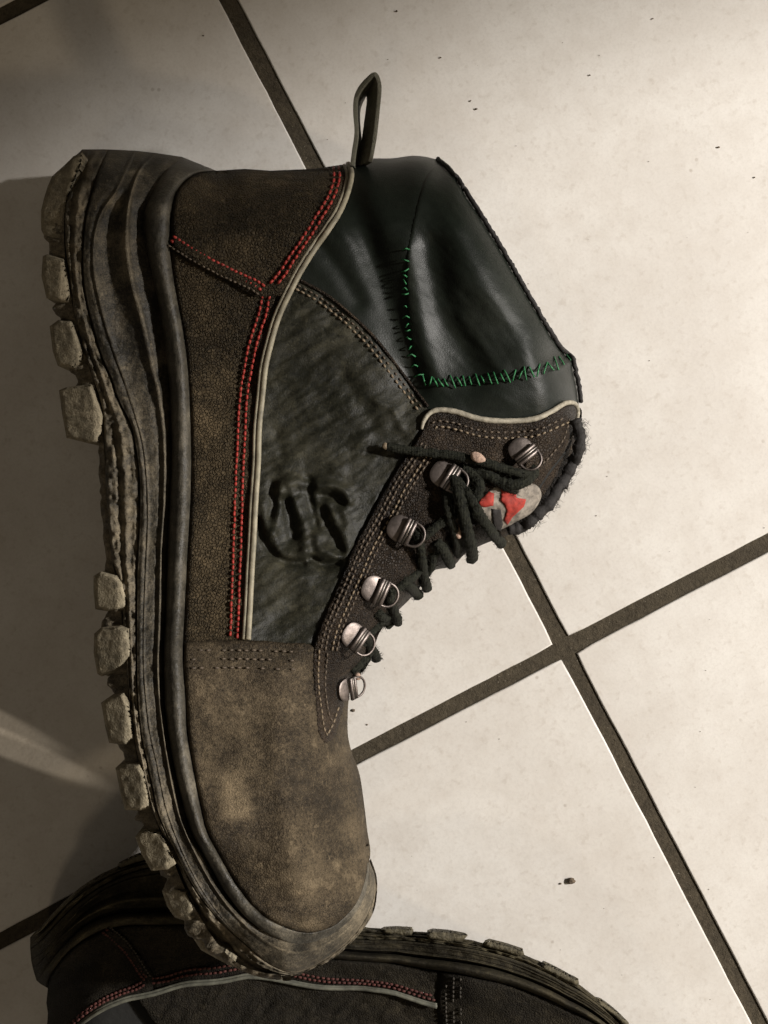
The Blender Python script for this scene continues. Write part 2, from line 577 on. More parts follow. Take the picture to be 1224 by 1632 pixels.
def leather(name, dark, light, dustc, grain, gstr, r0, r1, damt=1.0, dirt=.5, spec=.35, rel=1.0):
    """worn leather: grain relief, rubbed high spots, dust caught by the 'dust' attribute"""
    n = NT(name)
    big = n.noise(38, 5, .6)
    fine = n.noise(900, 3, .6)
    med = n.noise(420, 5, .72)
    col = n.mix(n.ramp(med, [(.28, 0), (.76, 1)]), dark, light)
    vf = n.noise(2200, 2, .7)
    sp = n.ramp(n.math('ADD', n.math('ADD', n.math('MULTIPLY', fine, .30), n.math('MULTIPLY', vf, .35)), n.math('MULTIPLY', big, .42)), [(.48, 0), (.66, 1)])
    col = n.mix(n.math('MULTIPLY', sp, dirt), col, dustc)
    dm = n.math('MULTIPLY', n.attr('dust'), n.ramp(n.math('ADD', n.math('MULTIPLY', med, .55), n.math('MULTIPLY', vf, .5)), [(.34, .05), (.74, 1)]))
    dm = n.math('MULTIPLY', dm, damt)
    dm = n.ramp(dm, [(0, 0), (1, 1)])
    col = n.mix(dm, col, dustc)
    crn = n.noise(170, 7, .78)
    cru = n.ramp(n.math('ADD', n.math('MULTIPLY', crn, .7), n.math('MULTIPLY', big, .3)), [(.555, 0), (.60, 1)])
    col = n.mix(n.math('MULTIPLY', cru, min(1.0, dirt * 1.25)), col, tuple(c * .85 for c in dustc))
    drk = n.ramp(n.noise(120, 6, .75), [(.36, 1), (.44, 0)])
    col = n.mix(n.math('MULTIPLY', drk, min(1.0, dirt * 1.2)), col, dark)
    vo = n.voro(grain, 'DISTANCE_TO_EDGE')
    vo = n.ramp(vo, [(0, 0), (.22, 1)])
    b = n.bump(vo, gstr, .0006)
    b = n.bump(med, .5 * rel, .0008, b)
    b = n.bump(fine, .35 * rel, .0003, b)
    b = n.bump(crn, .5 * min(1.0, dirt * 2), .0007, b)
    scr = n.ramp(n.noise(1.0, 3, .6, n.stretch(1500, 190, 500, .5)), [(.60, 0), (.70, 1)])
    scr = n.math('MULTIPLY', scr, n.ramp(n.noise(55, 3, .6), [(.48, 0), (.66, 1)]))
    col = n.mix(n.math('MULTIPLY', scr, .55 * dirt + .08), col, dustc)
    rr = n.mix(n.ramp(big, [(.35, 0), (.65, 1)]), (r0,) * 3, (r1,) * 3)
    rr = n.mix(dm, rr, (.9,) * 3)
    return n.done(col, rr, b, spec=spec)


def plain(name, color, rough, var=.25, scale=300, bump=.3, metallic=0.0, spec=.5):
    n = NT(name)
    f = n.noise(scale, 4, .6)
    c2 = tuple(c * (1 - var) for c in color); c1 = tuple(min(1, c * (1 + var)) for c in color)
    col = n.mix(n.ramp(f, [(.3, 0), (.7, 1)]), c2, c1)
    b = n.bump(f, bump, .0004)
    return n.done(col, rough, b, metallic, spec)


DUST = (.21, .165, .10)
M = {}
M['grained'] = leather('grained_leather', (.007, .0055, .003), (.034, .025, .013), (.145, .107, .06), 950, 1.0, .6, .8, 1.15, .42, .15)
M['smooth'] = leather('smooth_leather', (.003, .0035, .002), (.014, .014, .008), (.088, .080, .050), 1300, .12, .46, .62, .9, .22, .24, .6)
M['vamp'] = leather('scuffed_leather', (.010, .0075, .0045), (.034, .025, .0145), (.205, .158, .098), 1300, .4, .6, .8, 1.25, .38, .16)
M['collar'] = leather('collar_leather', (.0035, .0052, .0036), (.0075, .0105, .007), (.05, .056, .04), 1300, .08, .42, .52, 1.0, .03, .24, .12)
M['facing'] = leather('facing_leather', (.004, .0028, .0018), (.014, .009, .0055), (.10, .07, .043), 1100, .7, .48, .65, .9, .30, .20)
M['rubber'] = leather('sole_rubber', (.010, .009, .007), (.030, .027, .020), (.26, .215, .145), 900, .15, .5, .7, 1.0, .35, .3)
M['rand'] = leather('rand_rubber', (.015, .014, .011), (.042, .038, .029), (.24, .21, .155), 900, .12, .38, .55, .9, .22)
M['lug'] = leather('lug_rubber', (.085, .073, .050), (.23, .20, .14), (.42, .36, .25), 900, .2, .65, .85, .8, .5, .2, .5)
M['piping'] = plain('reflective_piping', (.225, .20, .14), .6, .42, 230, .5)
M['red'] = plain('red_thread', (.27, .022, .014), .6, .5, 900, .5)
M['tan'] = plain('tan_thread', (.16, .12, .075), .7, .35, 900, .5)
M['dull'] = plain('dull_thread', (.075, .055, .036), .7, .5, 700, .5)
M['green'] = plain('green_thread', (.018, .135, .045), .6, .5, 900, .5)
M['binding'] = plain('black_binding', (.012, .010, .009), .8, .3, 900, .8)
M['rim'] = plain('pale_cut_edge', (.26, .235, .18), .7, .35, 500, .6)
M['lace'] = None
M['lining'] = plain('dark_lining', (.008, .008, .007), .9, .3, 500, .5)
M['metal'] = plain('gunmetal', (.16, .137, .125), .50, .45, 260, .4, 1.0)
M['metal_dark'] = plain('dark_metal', (.10, .09, .08), .4, .2, 400, .15, 1.0)
M['strap'] = plain('webbing', (.10, .095, .068), .75, .25, 1100, .9)
M['label'] = plain('grey_woven_label', (.20, .175, .145), .85, .6, 350, .9)
M['label_red'] = plain('red_print', (.28, .022, .012), .75, .35, 500, .5)
M['label_black'] = plain('black_print', (.015, .012, .011), .8, .2, 700, .5)
n = NT('braided_lace')
w = n.t.nodes.new('ShaderNodeTexWave'); w.inputs['Scale'].default_value = 330; w.inputs['Distortion'].default_value = 3; w.inputs['Detail'].default_value = 2
n.link(n.co, w.inputs['Vector'])
f = n.noise(800, 4, .7)
col = n.mix(n.ramp(f, [(.35, 0), (.7, 1)]), (.004, .0045, .003), (.020, .021, .013))
M['lace'] = n.done(col, .85, n.bump(f, .8, .0008, n.bump(w.outputs['Fac'], .18, .0005)), spec=.2)

# glazed tile: off-white, cloudy, finely speckled
n = NT('glazed_tile')
oi = n.t.nodes.new('ShaderNodeObjectInfo')
va = n.t.nodes.new('ShaderNodeVectorMath'); va.operation = 'ADD'
n.link(n.co, va.inputs[0]); n.link(oi.outputs['Random'], va.inputs[1])
cloud = n.noise(14, 4, .55, va.outputs[0])
spk = n.noise(330, 4, .6, va.outputs[0])
mot = n.noise(75, 5, .65, va.outputs[0])
col = n.mix(n.ramp(cloud, [(.35, 0), (.65, 1)]), (.63, .60, .555), (.70, .675, .63))
col = n.mix(n.math('MULTIPLY', n.ramp(mot, [(.40, .0), (.72, 1)]), .42), col, (.52, .475, .42))
col = n.mix(n.math('MULTIPLY', n.ramp(n.noise(900, 3, .7, va.outputs[0]), [(.45, 0), (.65, 1)]), .16), col, (.40, .37, .33))
col = n.mix(n.math('MULTIPLY', n.ramp(spk, [(.56, 0), (.72, 1)]), .32), col, (.42, .37, .31))
pits = n.ramp(n.voro(130, 'F1', 1.0, va.outputs[0]), [(.06, 1), (.12, 0)])
sel = n.ramp(n.noise(60, 2, .5, va.outputs[0]), [(.60, 0), (.66, 1)])
col = n.mix(n.math('MULTIPLY', n.math('MULTIPLY', pits, sel), .45), col, (.30, .25, .20))
bt = n.bump(n.noise(9, 2, .5, va.outputs[0]), .25, .002)
bt = n.bump(spk, .22, .0003, bt)
M['tile'] = n.done(col, n.mix(mot, (.34,) * 3, (.50,) * 3), bt, spec=.45)

n = NT('cement_grout')
f = n.noise(420, 5, .75); g = n.noise(45, 4, .6)
col = n.mix(n.ramp(f, [(.3, 0), (.7, 1)]), (.038, .031, .021), (.090, .074, .050))
col = n.mix(n.math('MULTIPLY', n.ramp(g, [(.45, 0), (.7, 1)]), .5), col, (.045, .038, .028))
col = n.mix(n.ramp(n.noise(1300, 2, .6), [(.70, 0), (.76, 1)]), col, (.26, .23, .18))
M['grout'] = n.done(col, .9, n.bump(f, .9, .0012), spec=.2)
M['crumb'] = plain('dried_mud', (.12, .09, .06), .9, .4, 900, .8)

# ------------------------------------------------------------------ floor: grout bed and tiles
fl = obj('floor', [(-1.6, -1.6, -.0011), (1.6, -1.6, -.0011), (1.6, 1.6, -.0011), (-1.6, 1.6, -.0011)], [(0, 1, 2, 3)], M['grout'], None, False)
fl['kind'] = 'structure'
PITCH = .3325; GAP = .0066
A0 = math.atan(.520)
cross = Vector(((901 - 612) / PPC * .01, (816 - 1033) / PPC * .01, 0))
e_up = Vector((-math.sin(A0), math.cos(A0), 0))
e_rt = Vector((math.cos(A0) , math.sin(A0), 0))


def tile_mesh():
    h = (PITCH - GAP) / 2; N = 44
    r = .0007
    prof = [(-.0085, h), (-.0020, h)] + [(-r + r * math.sin(a) * 1.0, h - r + r * math.cos(a)) for a in (0.0, .5, .95, 1.3, math.pi / 2)]
    V = []; F = []
    # rings of a rounded square with slightly uneven sides
    K = 4 * N
    base = []
    for s_ in range(4):
        for i in range(N):
            t = -1 + 2 * i / N
            p = {0: (t, -1), 1: (1, t), 2: (-t, 1), 3: (-1, -t)}[s_]
            base.append(p)
    for (z, rad) in prof:
        for k, (a, b) in enumerate(base):
            q = rad
            cr = .003
            # clip the corner
            m = abs(a) + abs(b)
            f = 1.0 if m < 2 - cr * 2 else (2 - cr * 2) / m * (1 + .3 * (1 - (2 - m) / (cr * 2)) * cr)
            wob = .00035 * (vnoise(k * .9, 3.3, 5) - .5) + .0003 * (vnoise(k * .23, 8.1, 9) - .5)
            V.append((a * (q + wob) * f, b * (q + wob) * f, z + .0))
    R_ = len(prof)
    for i in range(R_ - 1):
        for k in range(K):
            k2 = (k + 1) % K
            F.append((i * K + k, i * K + k2, (i + 1) * K + k2, (i + 1) * K + k))
    F.append(tuple((R_ - 1) * K + k for k in range(K)))
    return V, F


tv, tf = tile_mesh()
first = None
for i in range(-3, 4):
    for j in range(-3, 4):
        c = cross + e_rt * ((i + .5) * PITCH) + e_up * ((j + .5) * PITCH)
        if first is None:
            first = t = obj('tile', tv, tf, M['tile'], fl, True, loc=(0, 0, 0))
            for p in first.data.polygons:
                p.use_smooth = len(p.vertices) < 5
        else:
            t = first.copy(); COL.objects.link(t); t.parent = fl
        jx, jy = random.uniform(-.0004, .0004), random.uniform(-.0004, .0004)
        t.location = (c.x + jx, c.y + jy, random.uniform(-.0002, .0000))
        t.rotation_euler = (random.uniform(-.0008, .0008), random.uniform(-.0008, .0008), A0 + random.uniform(-.0015, .0015))


# ------------------------------------------------------------------ the boots
def add_stitches(B, name, line, off_side, pitch, length, width, mat, zoff=.06, parent=None, jit=.6, slant=0.0, z_extra=None, stuff=True, skip=0.0):
    """a row of short thread capsules along a line"""
    P = crom(line, 2)
    T = np.gradient(P, axis=0); T /= np.linalg.norm(T, axis=1)[:, None] + 1e-9
    N = np.stack([-T[:, 1], T[:, 0]], 1)
    P = P + N * off_side
    L = np.concatenate([[0], np.cumsum(np.hypot(*np.diff(P, axis=0).T))])
    bag = Bag(); s = 0
    while s + length < L[-1]:
        if random.random() >= skip:
            ss = s + np.array([0, .18, .5, .82, 1]) * length * random.uniform(.85, 1.1)
            j = random.uniform(-jit, jit); j2 = random.uniform(-jit, jit)
            x = np.interp(ss, L, P[:, 0]); y = np.interp(ss, L, P[:, 1])
            nx = np.interp(ss, L, N[:, 0]); ny = np.interp(ss, L, N[:, 1])
            lat = np.linspace(j - slant, j2 + slant, 5)
            x = x + nx * lat; y = y + ny * lat
            h = np.array([-.03, .02, .045, .02, -.03]) + zoff
            W = B.world(x, y, B.z(x, y) + h)
            r = width * .5 / 45 * .01
            V, F = tube(W, np.array([.55, .95, 1, .95, .55]) * r, 6, .8)
            bag.add(V, F)
        s += pitch * random.uniform(.94, 1.06)
    o = bag.obj(name, mat, parent if parent is not None else B.root)
    if stuff:
        o['kind'] = 'stuff'
    return o


LUGS = [
    [(122, 243), (108, 249), (95, 262), (83, 281), (76, 297), (70, 316), (65.5, 335), (65, 352), (66, 367), (74, 384), (84, 391), (90, 388), (95, 357), (98, 322), (108, 290), (120, 262)],
    [(68, 408), (76, 405), (92, 413), (97, 440), (102.5, 470), (98, 481), (88, 481), (74, 475), (66, 440)],
    [(79, 520), (93, 510), (105, 512), (114, 535), (122, 560), (118, 578), (106, 586), (92, 583), (84, 560)],
    [(94, 622), (106, 617), (135.6, 612), (146, 638), (156, 666), (153, 690), (146, 705), (130, 706), (106, 698), (99, 660)],
    [(149, 918), (160, 911), (176, 918), (188, 932), (193, 955), (193, 972), (170, 974), (152, 971), (149, 945)],
    [(150, 1010), (160, 1001), (180, 999), (194, 1003), (199, 1025), (199, 1047), (188, 1060), (174, 1072), (162, 1078), (155, 1074), (149, 1040)],
    [(161, 1120), (172, 1112), (186, 1106), (195, 1120), (201, 1150), (205, 1176), (192, 1187), (174, 1184), (168, 1160)],
    [(184, 1224), (200, 1219), (213, 1219), (221, 1233), (228, 1262), (232, 1286), (216, 1292), (199, 1291), (191, 1260)],
    [(215, 1334), (222, 1325), (236, 1323), (249, 1328), (260, 1352), (271, 1377), (258, 1386), (241, 1388), (226, 1362)],
    [(258, 1420), (270, 1411), (288, 1420), (298, 1440), (308, 1460), (294, 1470), (278, 1462), (266, 1444)],
    [(306, 1492), (314, 1487), (330, 1500), (348, 1518), (366, 1534), (360, 1541), (340, 1530), (320, 1514)],
]
PIPE = [(551, 262), (556, 275), (552, 300), (538, 335), (520, 364), (498, 395), (477, 428), (458, 465), (440, 505), (428, 545), (419, 585), (414, 630), (409, 680), (407, 738),
        (403, 800), (400, 860), (397, 910), (394, 965), (391, 1019)]


def build_boot(root, second):
    B = Boot(second, root)
    N = 300 if second else 560
    rows = [anchors(r, N) for r in (ROW_O, ROW_A, ROW_B, ROW_C, ROW_D, ROW_R)]

    # ---- outsole: side band plus the underside of the whole sole and boot
    def nz(x, y, s, a, sc2):
        return (fbm(x, y, sc2, s) - .5) * a

    def prof_out(x, y, t, s, dz):
        rid = .10 * np.exp(-((t - .62) / .07) ** 2) - .18 * np.exp(-((t - .45) / .06) ** 2) * (vnoise(s * 60, 0 * s, 3) > .25)
        return dz + (nz(x, y, 21, .46, 14) + nz(x, y, 5, .22, 5) + rid) * np.clip(t * 6, 0, 1) * np.clip((1 - t) * 6, 0, 1)

    us = [(t ** 1.6, 0.0) for t in np.linspace(0, .93, 22)] + [(.96, -.08), (1.0, -.22)]
    outs = strip(B, 'outsole', rows[:2], us, prof_out, M['rubber'],
                 dust=lambda x, y, t, s: np.clip(.24 + 2.0 * (fbm(x, y, 11, 8) - .42) + .5 * np.clip((y - 900) / 300, 0, 1) * fbm(x, y, 30, 4) + .25 * np.exp(-((t - .6) / .2) ** 2), 0, 1))
    # lugs, each with a twin on the far edge of the tread
    for k, lp in enumerate(LUGS):
        mx = sum(p[0] for p in lp) / len(lp); xr = max(p[0] for p in lp)
        lp = [(px_ + (9 if px_ > mx else 0), py_) for px_, py_ in lp]
        if second: lp = [(xr + 9 - .55 * (xr + 9 - px_), py_) for px_, py_ in lp]
        P = lin(lp, 3 * B.q, True)
        cx, cy = P.mean(0)
        top = float(B.mid(np.array([cx]), np.array([cy]))[0] + B.k * samp(g_hh, [cx + 40], [cy])[0]) - .10
        if k == 0: top -= .25
        if k >= 9: top -= .35 * (k - 8)
        tl = .010
        xm = P[:, 0].max()

        def zf(x, y, top=top, xm=xm, k=k):
            lft = (xm - x)
            return top - .011 * np.maximum(0, lft - 16) + (fbm(x, y, 9, 30 + k) - .5) * .06
        panel(B, 'lug', P, 3.0, .26, 5, .9 if second else 2.3, M['lug'], outs, zf=zf,
              dust=lambda x, y, k=k: np.clip(.15 + 1.4 * (fbm(x, y, 9, 40 + k) - .45), 0, 1))
        if not second or k > 6:
            low = float(B.mid(np.array([cx]), np.array([cy]))[0] - B.k * samp(g_hh, [cx + 40], [cy])[0]) + 2.5
            Q = P.copy(); Q[:, 0] = Q[:, 0] + 10
            panel(B, 'lug', Q, 7, .3, 7, 2.0, M['lug'], outs, zf=lambda x, y, low=low: low + 0 * x)

    # ---- caked tread floor between the lugs
    o0 = rows[0][int(N * .04):int(N * .86)]
    wd = np.interp(o0[:, 1], [250, 300, 640, 700, 890, 930, 1480, 1540], [4, 20, 22, 5, 5, 22, 20, 3])
    wd = wd * (.65 + .7 * vnoise(o0[:, 1] / 9.0, 0 * o0[:, 1], 77))
    tdir = np.gradient(o0, axis=0); tdir /= np.linalg.norm(tdir, axis=1)[:, None]
    nrm = np.stack([-tdir[:, 1], tdir[:, 0]], 1); nrm[nrm[:, 0] > 0] *= -1
    lo_ = o0 + nrm * wd[:, None] * (.15 if second else 1)
    hi_ = o0 - nrm * 5
    strip(B, 'tread_floor', [lo_, hi_], [(0, -3.2), (0.0, -.85), (.1, -.55), (.4, -.42), (.7, -.35), (1.0, -.3)],
          lambda x, y, t, s, dz: dz + (fbm(x, y, 7, 81) - .5) * .5 * (dz > -2), M['rubber'], outs,
          dust=lambda x, y, t, s: np.clip(.5 + 1.6 * (fbm(x, y, 9, 83) - .4), 0, 1),
          base=lambda x, y: B.mid(x, y) + B.k * samp(g_hh, x + 30, y))

    # ---- midsole wall
    heelw = lambda y: np.clip((640 - y) / 260, 0, 1)

    def prof_mid(x, y, t, s, dz):
        z = dz.copy()
        z += .10 * np.exp(-((t - 2.0) / .07) ** 2) * (.5 + heelw(y))
        pocket = np.exp(-((t - 2.45) / .26) ** 2)
        z -= .30 * pocket * heelw(y) * np.clip((y - 290) / 60, 0, 1)
        z += .20 * np.exp(-((t - 2.93) / .10) ** 2) * (.6 + .6 * heelw(y))
        z -= .05 * np.exp(-((t - 2.72) / .10) ** 2) * (1 - heelw(y))
        z += .07 * np.exp(-((t - 1.5) / .35) ** 2)
        toe = 1 - .92 * np.clip((x - 360) / 110, 0, 1) * np.clip((y - 1340) / 40, 0, 1)
        z = z * toe
        z = np.where(t < 3.3, z * (1 - .65 * np.clip((y - 1360) / 120, 0, 1)), z)
        return z + nz(x, y, 61, .12, 26) + nz(x, y, 62, .06, 7)

    us = [(1.0, -.22), (1.04, -.02), (1.10, .05)] + [(t, .04) for t in np.linspace(1.16, 3.1, 34)] + [(3.25, -.02), (3.45, -.07), (3.65, -.15), (3.82, -.24), (4.0, -.32)]
    strip(B, 'midsole', rows, us, prof_mid, M['rubber'],
          dust=lambda x, y, t, s: np.clip(dustmap(x, y, [(216, 275, 13, 4, 1.6), (182, 322, 9, 14, 1.3), (197, 400, 5, 40, .8), (202, 585, 8, 6, .9), (213, 742, 10, 12, .5), (246, 1000, 10, 30, .4)]) - .10 + 1.3 * (fbm(x, y, 24, 9) - .40) + .95 * np.exp(-((t - 2.95) / .08) ** 2) * fbm(x, y, 40, 3) + .65 * np.exp(-((t - 2.0) / .05) ** 2) * fbm(x, y, 30, 5)
                                      + .55 * np.exp(-((t - 1.1) / .14) ** 2) * np.clip((y - 860) / 120, 0, 1) + .2 * np.clip((x - 370) / 70, 0, 1) * (y > 1300), 0, 1))

    # ---- rand: the thick rounded rubber band between sole and leather
    us = []
    for q in np.linspace(0, 1, 19):
        us.append((4 + q, -.30 + .66 * math.sqrt(max(0, 1 - (2 * q - 1) ** 2)) + .14 * q))
    us.append((5.0, -.9))

    def prof_rand(x, y, t, s, dz):
        f = np.clip((1480 - y) / 180, .35, 1)
        f = f * (1 - .85 * np.clip((x - 360) / 110, 0, 1) * np.clip((y - 1340) / 40, 0, 1))
        return dz * f + nz(x, y, 71, .10, 40) + nz(x, y, 72, .035, 8)
    strip(B, 'rand', rows, us, prof_rand, M['rand'],
          dust=lambda x, y, t, s: np.clip(-.02 + 1.5 * (fbm(x, y, 26, 13) - .45) + .5 * np.exp(-(((y - 700) / 70) ** 2)) * np.exp(-((t - 4.6) / .25) ** 2)
                                      + .45 * np.exp(-(((y - 1240) / 60) ** 2)) + .22 * np.clip((x - 370) / 70, 0, 1) * (y > 1300), 0, 1))
    bx = rows[5]

    # ---- the side lying on the floor
    P = crom(ROW_O + FRONT + OPEN[1:] + BACK[1:], 6, True)
    tg_ = np.roll(P, -1, 0) - np.roll(P, 1, 0); tg_ /= np.linalg.norm(tg_, axis=1)[:, None]
    P = P + np.stack([tg_[:, 1], -tg_[:, 0]], 1) * 3.0 * (1 if inside(np.array([P[5, 0] + tg_[5, 1] * 3]), np.array([P[5, 1] - tg_[5, 0] * 3]), P)[0] else -1)
    V2, F, loop = fill(P, 12)
    x, y = V2[:, 0], V2[:, 1]
    dd = dist_poly(x, y, P); dd[loop] = 0
    zt = B.mid(x, y) - B.k * samp(g_hh, x, y) * np.where(dd <= 0, 0, roundf(x, y))
    zt = np.where(samp(g_do, x, y) < 8, np.minimum(zt, B.mid(x, y) - .55 * B.k * samp(g_hh, x, y)), zt)
    W = B.world(x, y, B.mid(x, y) * (.1 if second else 1) + zt * (.9 if second else 0)); W[:, 2] = zt * .01
    F = orient(F, W)[:, ::-1]
    obj('inner_side', W, F.tolist(), M['smooth'], root, True, {'dust': np.full(len(x), .2)})

    # ---- lining that shows only where pieces part
    P = crom([(300, 285)] + BACK[-9:-15:-1][::-1] if False else [tuple(p) for p in rows[5][::8]] + FRONT[::1] + OPEN[1:] + BACK[1:11], 8, True)
    P = crom([(290, 300), (350, 285), (430, 284), (545, 274), (625, 264), (690, 264), (740, 330), (822, 464), (890, 570), (905, 640), (912, 700), (880, 750), (840, 800), (780, 825),
              (730, 850), (690, 870), (640, 915), (590, 965), (550, 1030), (530, 1100), (525, 1180), (535, 1280), (545, 1360), (535, 1420), (500, 1470), (430, 1455), (350, 1350), (310, 1200),
              (305, 1000), (312, 700), (295, 480)], 9, True)
    panel(B, 'lining', P, 10, -.30, 4, .3, M['lining'])

    # ---- leather pieces
    grain = lambda x, y: (fbm(x, y, 60, 2) - .5) * .16 + (fbm(x, y, 12, 6) - .5) * .09 + .12 * np.exp(-(dist_poly(x, y, crom([(274, 384), (302, 402), (343, 426), (378, 443), (405, 456)], 8), False) / 11) ** 2)
    qd = lambda x, y: np.clip(dustmap(x, y, [(330, 500, 40, 60, .35), (340, 950, 45, 90, .45), (350, 800, 30, 60, .25), (335, 640, 20, 60, .2)], -.05) + .5 * (fbm(x, y, 40, 12) - .5), 0, 1)
    # quarter strip
    P = lin([tuple(p) for p in rows[5][int(N * .085):int(N * .484)]] + [(300, 1024), (388, 1022)] + [tuple(p) for p in crom(PIPE[::-1], 5)[:-65]] + [(432, 478), (404, 474), (377, 460), (343, 441), (302, 419)], 5 * B.q, True)
    P = crom([(272, 392), (275, 428), (283, 477), (292, 526), (300, 588), (305, 702), (305, 776), (300, 874), (295, 972), (293, 1024)], 5 * B.q).tolist()
    right = crom(PIPE[8:], 5 * B.q)[::-1].tolist()
    P = np.array(P + lin([(293, 1024), (391, 1022)], 5 * B.q)[1:-1].tolist() + right + lin([(440, 505), (444, 470), (427, 470), (404, 466), (377, 452), (343, 434), (302, 412), (272, 392)], 5 * B.q)[1:-1].tolist())
    panel(B, 'quarter_panel', P, 5, .10, 6, .3, M['grained'], disp=grain, dust=qd)
    # heel panel, overlapping the quarter strip
    hp = lin([(345, 272), (390, 269), (430, 272), (500, 269), (548, 262)], 5 * B.q)[:-1].tolist() + crom(PIPE[0:8], 5 * B.q)[:-1].tolist() + \
        crom([(446, 478), (440, 474), (427, 478), (404, 475), (377, 461), (343, 442), (302, 420), (272, 397)], 5 * B.q)[:-1].tolist() + \
        crom([(272, 397), (272, 379), (275, 330), (285, 300), (310, 278), (345, 272)], 5 * B.q)[:-1].tolist()
    panel(B, 'heel_panel', np.array(hp), 5, .24, 7, .3, M['grained'], disp=grain,
          dust=lambda x, y: np.clip(dustmap(x, y, [(385, 390, 30, 16, .5), (370, 300, 90, 14, .25), (300, 310, 25, 30, .35)], -.1) + .5 * (fbm(x, y, 30, 14) - .5), 0, 1))
    # side panel of smooth leather
    left = crom(PIPE[6:], 5)[::1]
    P = np.array(crom([(478, 444), (519, 468), (558, 499), (598, 538), (637, 588), (688, 652)], 4).tolist()[:-1] +
                 crom([(688, 652), (664, 700), (632, 750), (610, 785), (585, 835), (561, 878), (540, 930), (522, 975), (506, 1010), (497, 1030)], 4).tolist()[:-1] +
                 lin([(497, 1030), (393, 1026)], 4).tolist()[:-1] + left[::-1].tolist() + [(468, 446)])
    crumple = lambda x, y: (bumps(x, y, EMBP) if not second else 0) + (fbm(x + .5 * y, y - .4 * x, 46, 15, 3) - .5) * .12 + (fbm((x * .86 - y * .5) * .28, x * .5 + y * .86, 12, 19, 3) - .5) * .15
    panel(B, 'side_panel', P, 3.3, .05, 5, .3, M['smooth'], disp=crumple,
          dust=lambda x, y: np.clip(dustmap(x, y, [(450, 945, 50, 50, .40), (470, 770, 30, 14, .22), (545, 540, 60, 30, .18), (590, 600, 40, 30, .2), (430, 680, 16, 80, .15), (640, 630, 30, 30, .2)], -.10)
                                        + 1.3 * (fbm((x * .86 - y * .5) * .35, x * .5 + y * .86, 14, 16) - .5), 0, 1))
    # toe panel
    tp = [(294, 1024), (340, 1019), (400, 1020), (450, 1023), (500, 1028), (530, 1060), (548, 1085), (556, 1091), (554, 1133), (554, 1174), (560, 1202), (572, 1235), (580, 1285), (585, 1327), (590, 1366), (586, 1376)]
    P = np.array(crom(tp, 5 * B.q).tolist() + [tuple(p) for p in rows[5][int(N * .99):int(N * .484):-(4 if not second else 3)]])
    panel(B, 'toe_panel', P, 5, .16, 7, .4, M['vamp'],
          disp=lambda x, y: (fbm(x, y, 90, 22) - .5) * .22 + (fbm(x, y, 18, 23) - .5) * .06 + (fbm((x * .9 + y * .3) * .4, y * .95 - x * .3, 20, 25, 3) - .5) * .12 * np.exp(-((y - 1260) / 90) ** 2) - .10 * np.exp(-((y - 1440 + .25 * (x - 450)) / 10) ** 2) * (x > 380),
          dust=lambda x, y: np.clip(dustmap(x, y, [(368, 1255, 24, 36, 1.1), (385, 1290, 24, 16, .8), (335, 1140, 14, 22, .8), (400, 1300, 60, 14, .4), (430, 1210, 60, 40, .20), (500, 1220, 80, 60, .15), (350, 1040, 60, 20, .35),
                                                   (470, 1400, 90, 30, .25), (470, 1475, 90, 14, .55), (560, 1300, 30, 90, .28), (536, 1376, 6, 6, 1.5), (462, 1402, 4, 4, 1.3), (475, 1422, 6, 4, 1.2)], -.06)
                                        + 1.1 * (fbm(x + .4 * y, y - .3 * x, 34, 24) - .5), 0, 1))
    # collar
    if not second:
        cp = [(552, 262), (560, 258), (586, 253), (625, 252), (660, 248), (684, 251), (702, 257), (723, 276), (754.5, 323.5), (794, 386), (833, 453), (872, 519.6), (892, 551), (904, 563), (917, 570),
              (916, 586), (921, 610), (922, 642), (880, 662), (813, 678), (766, 676), (720, 664), (688, 664), (640, 605), (600, 556), (560, 515), (520, 482), (478, 460), (452, 452), (470, 430), (500, 396), (525, 360), (544, 320), (553, 290)]
        panel(B, 'collar', crom(cp, 4, True), 4, .03, 6, .4, M['collar'], disp=lambda x, y: (fbm(x, y, 60, 31, 2) - .5) * .06 + (fbm(x * .5 + y * .2, y - x * .5, 9, 32, 2) - .5) * .02)
        # sewn-on patch
        pp = [(702, 259), (723, 279), (753, 326), (792, 388), (831, 455), (870, 521), (890, 552), (902, 570), (884, 584), (850, 594), (800, 603), (750, 608), (700, 611), (676, 608), (662, 590),
              (652, 545), (647, 490), (645, 440), (648, 400), (655, 360), (668, 310), (682, 275)]
        panel(B, 'collar_patch', crom(pp, 4, True), 3.2, .08, 6, .12, M['collar'], disp=lambda x, y: (fbm(x + y * .6, y - x * .4, 60, 33, 2) - .5) * .07 + (fbm((x * .7 + y * .7) * .3, y * .7 - x * .7, 9, 34, 3) - .5) * .035,
              dust=lambda x, y: np.clip(dustmap(x, y, [(800, 490, 50, 50, .22), (655, 470, 9, 80, .3)], -.02), 0, 1))
        # edge binding along the mouth
        e = crom([(698, 254)] + OPEN[::-1] + [(914, 572), (917, 590), (922, 612), (926, 640)], 4)
        zz = B.z(np.clip(e[:, 0] - 4, 0, 2000), e[:, 1] + 2, False)
        W = B.world(e[:, 0], e[:, 1], zz + .02)
        W += rng.normal(0, .00012, W.shape)
        V, F = tube(W, .00085 * (1 + .04 * np.sin(np.arange(len(W)) * 2.1)), 8)
        obj('edge_binding', V, F, M['binding'], root)
        # inside of the mouth
        mt = []
        lo = e[2:-6]
        for k, (dx, up) in enumerate([(0, 1), (-18, .86), (-60, .8), (-150, .75)]):
            mt.append(('t', dx, up))
        Vv = []; ring = []
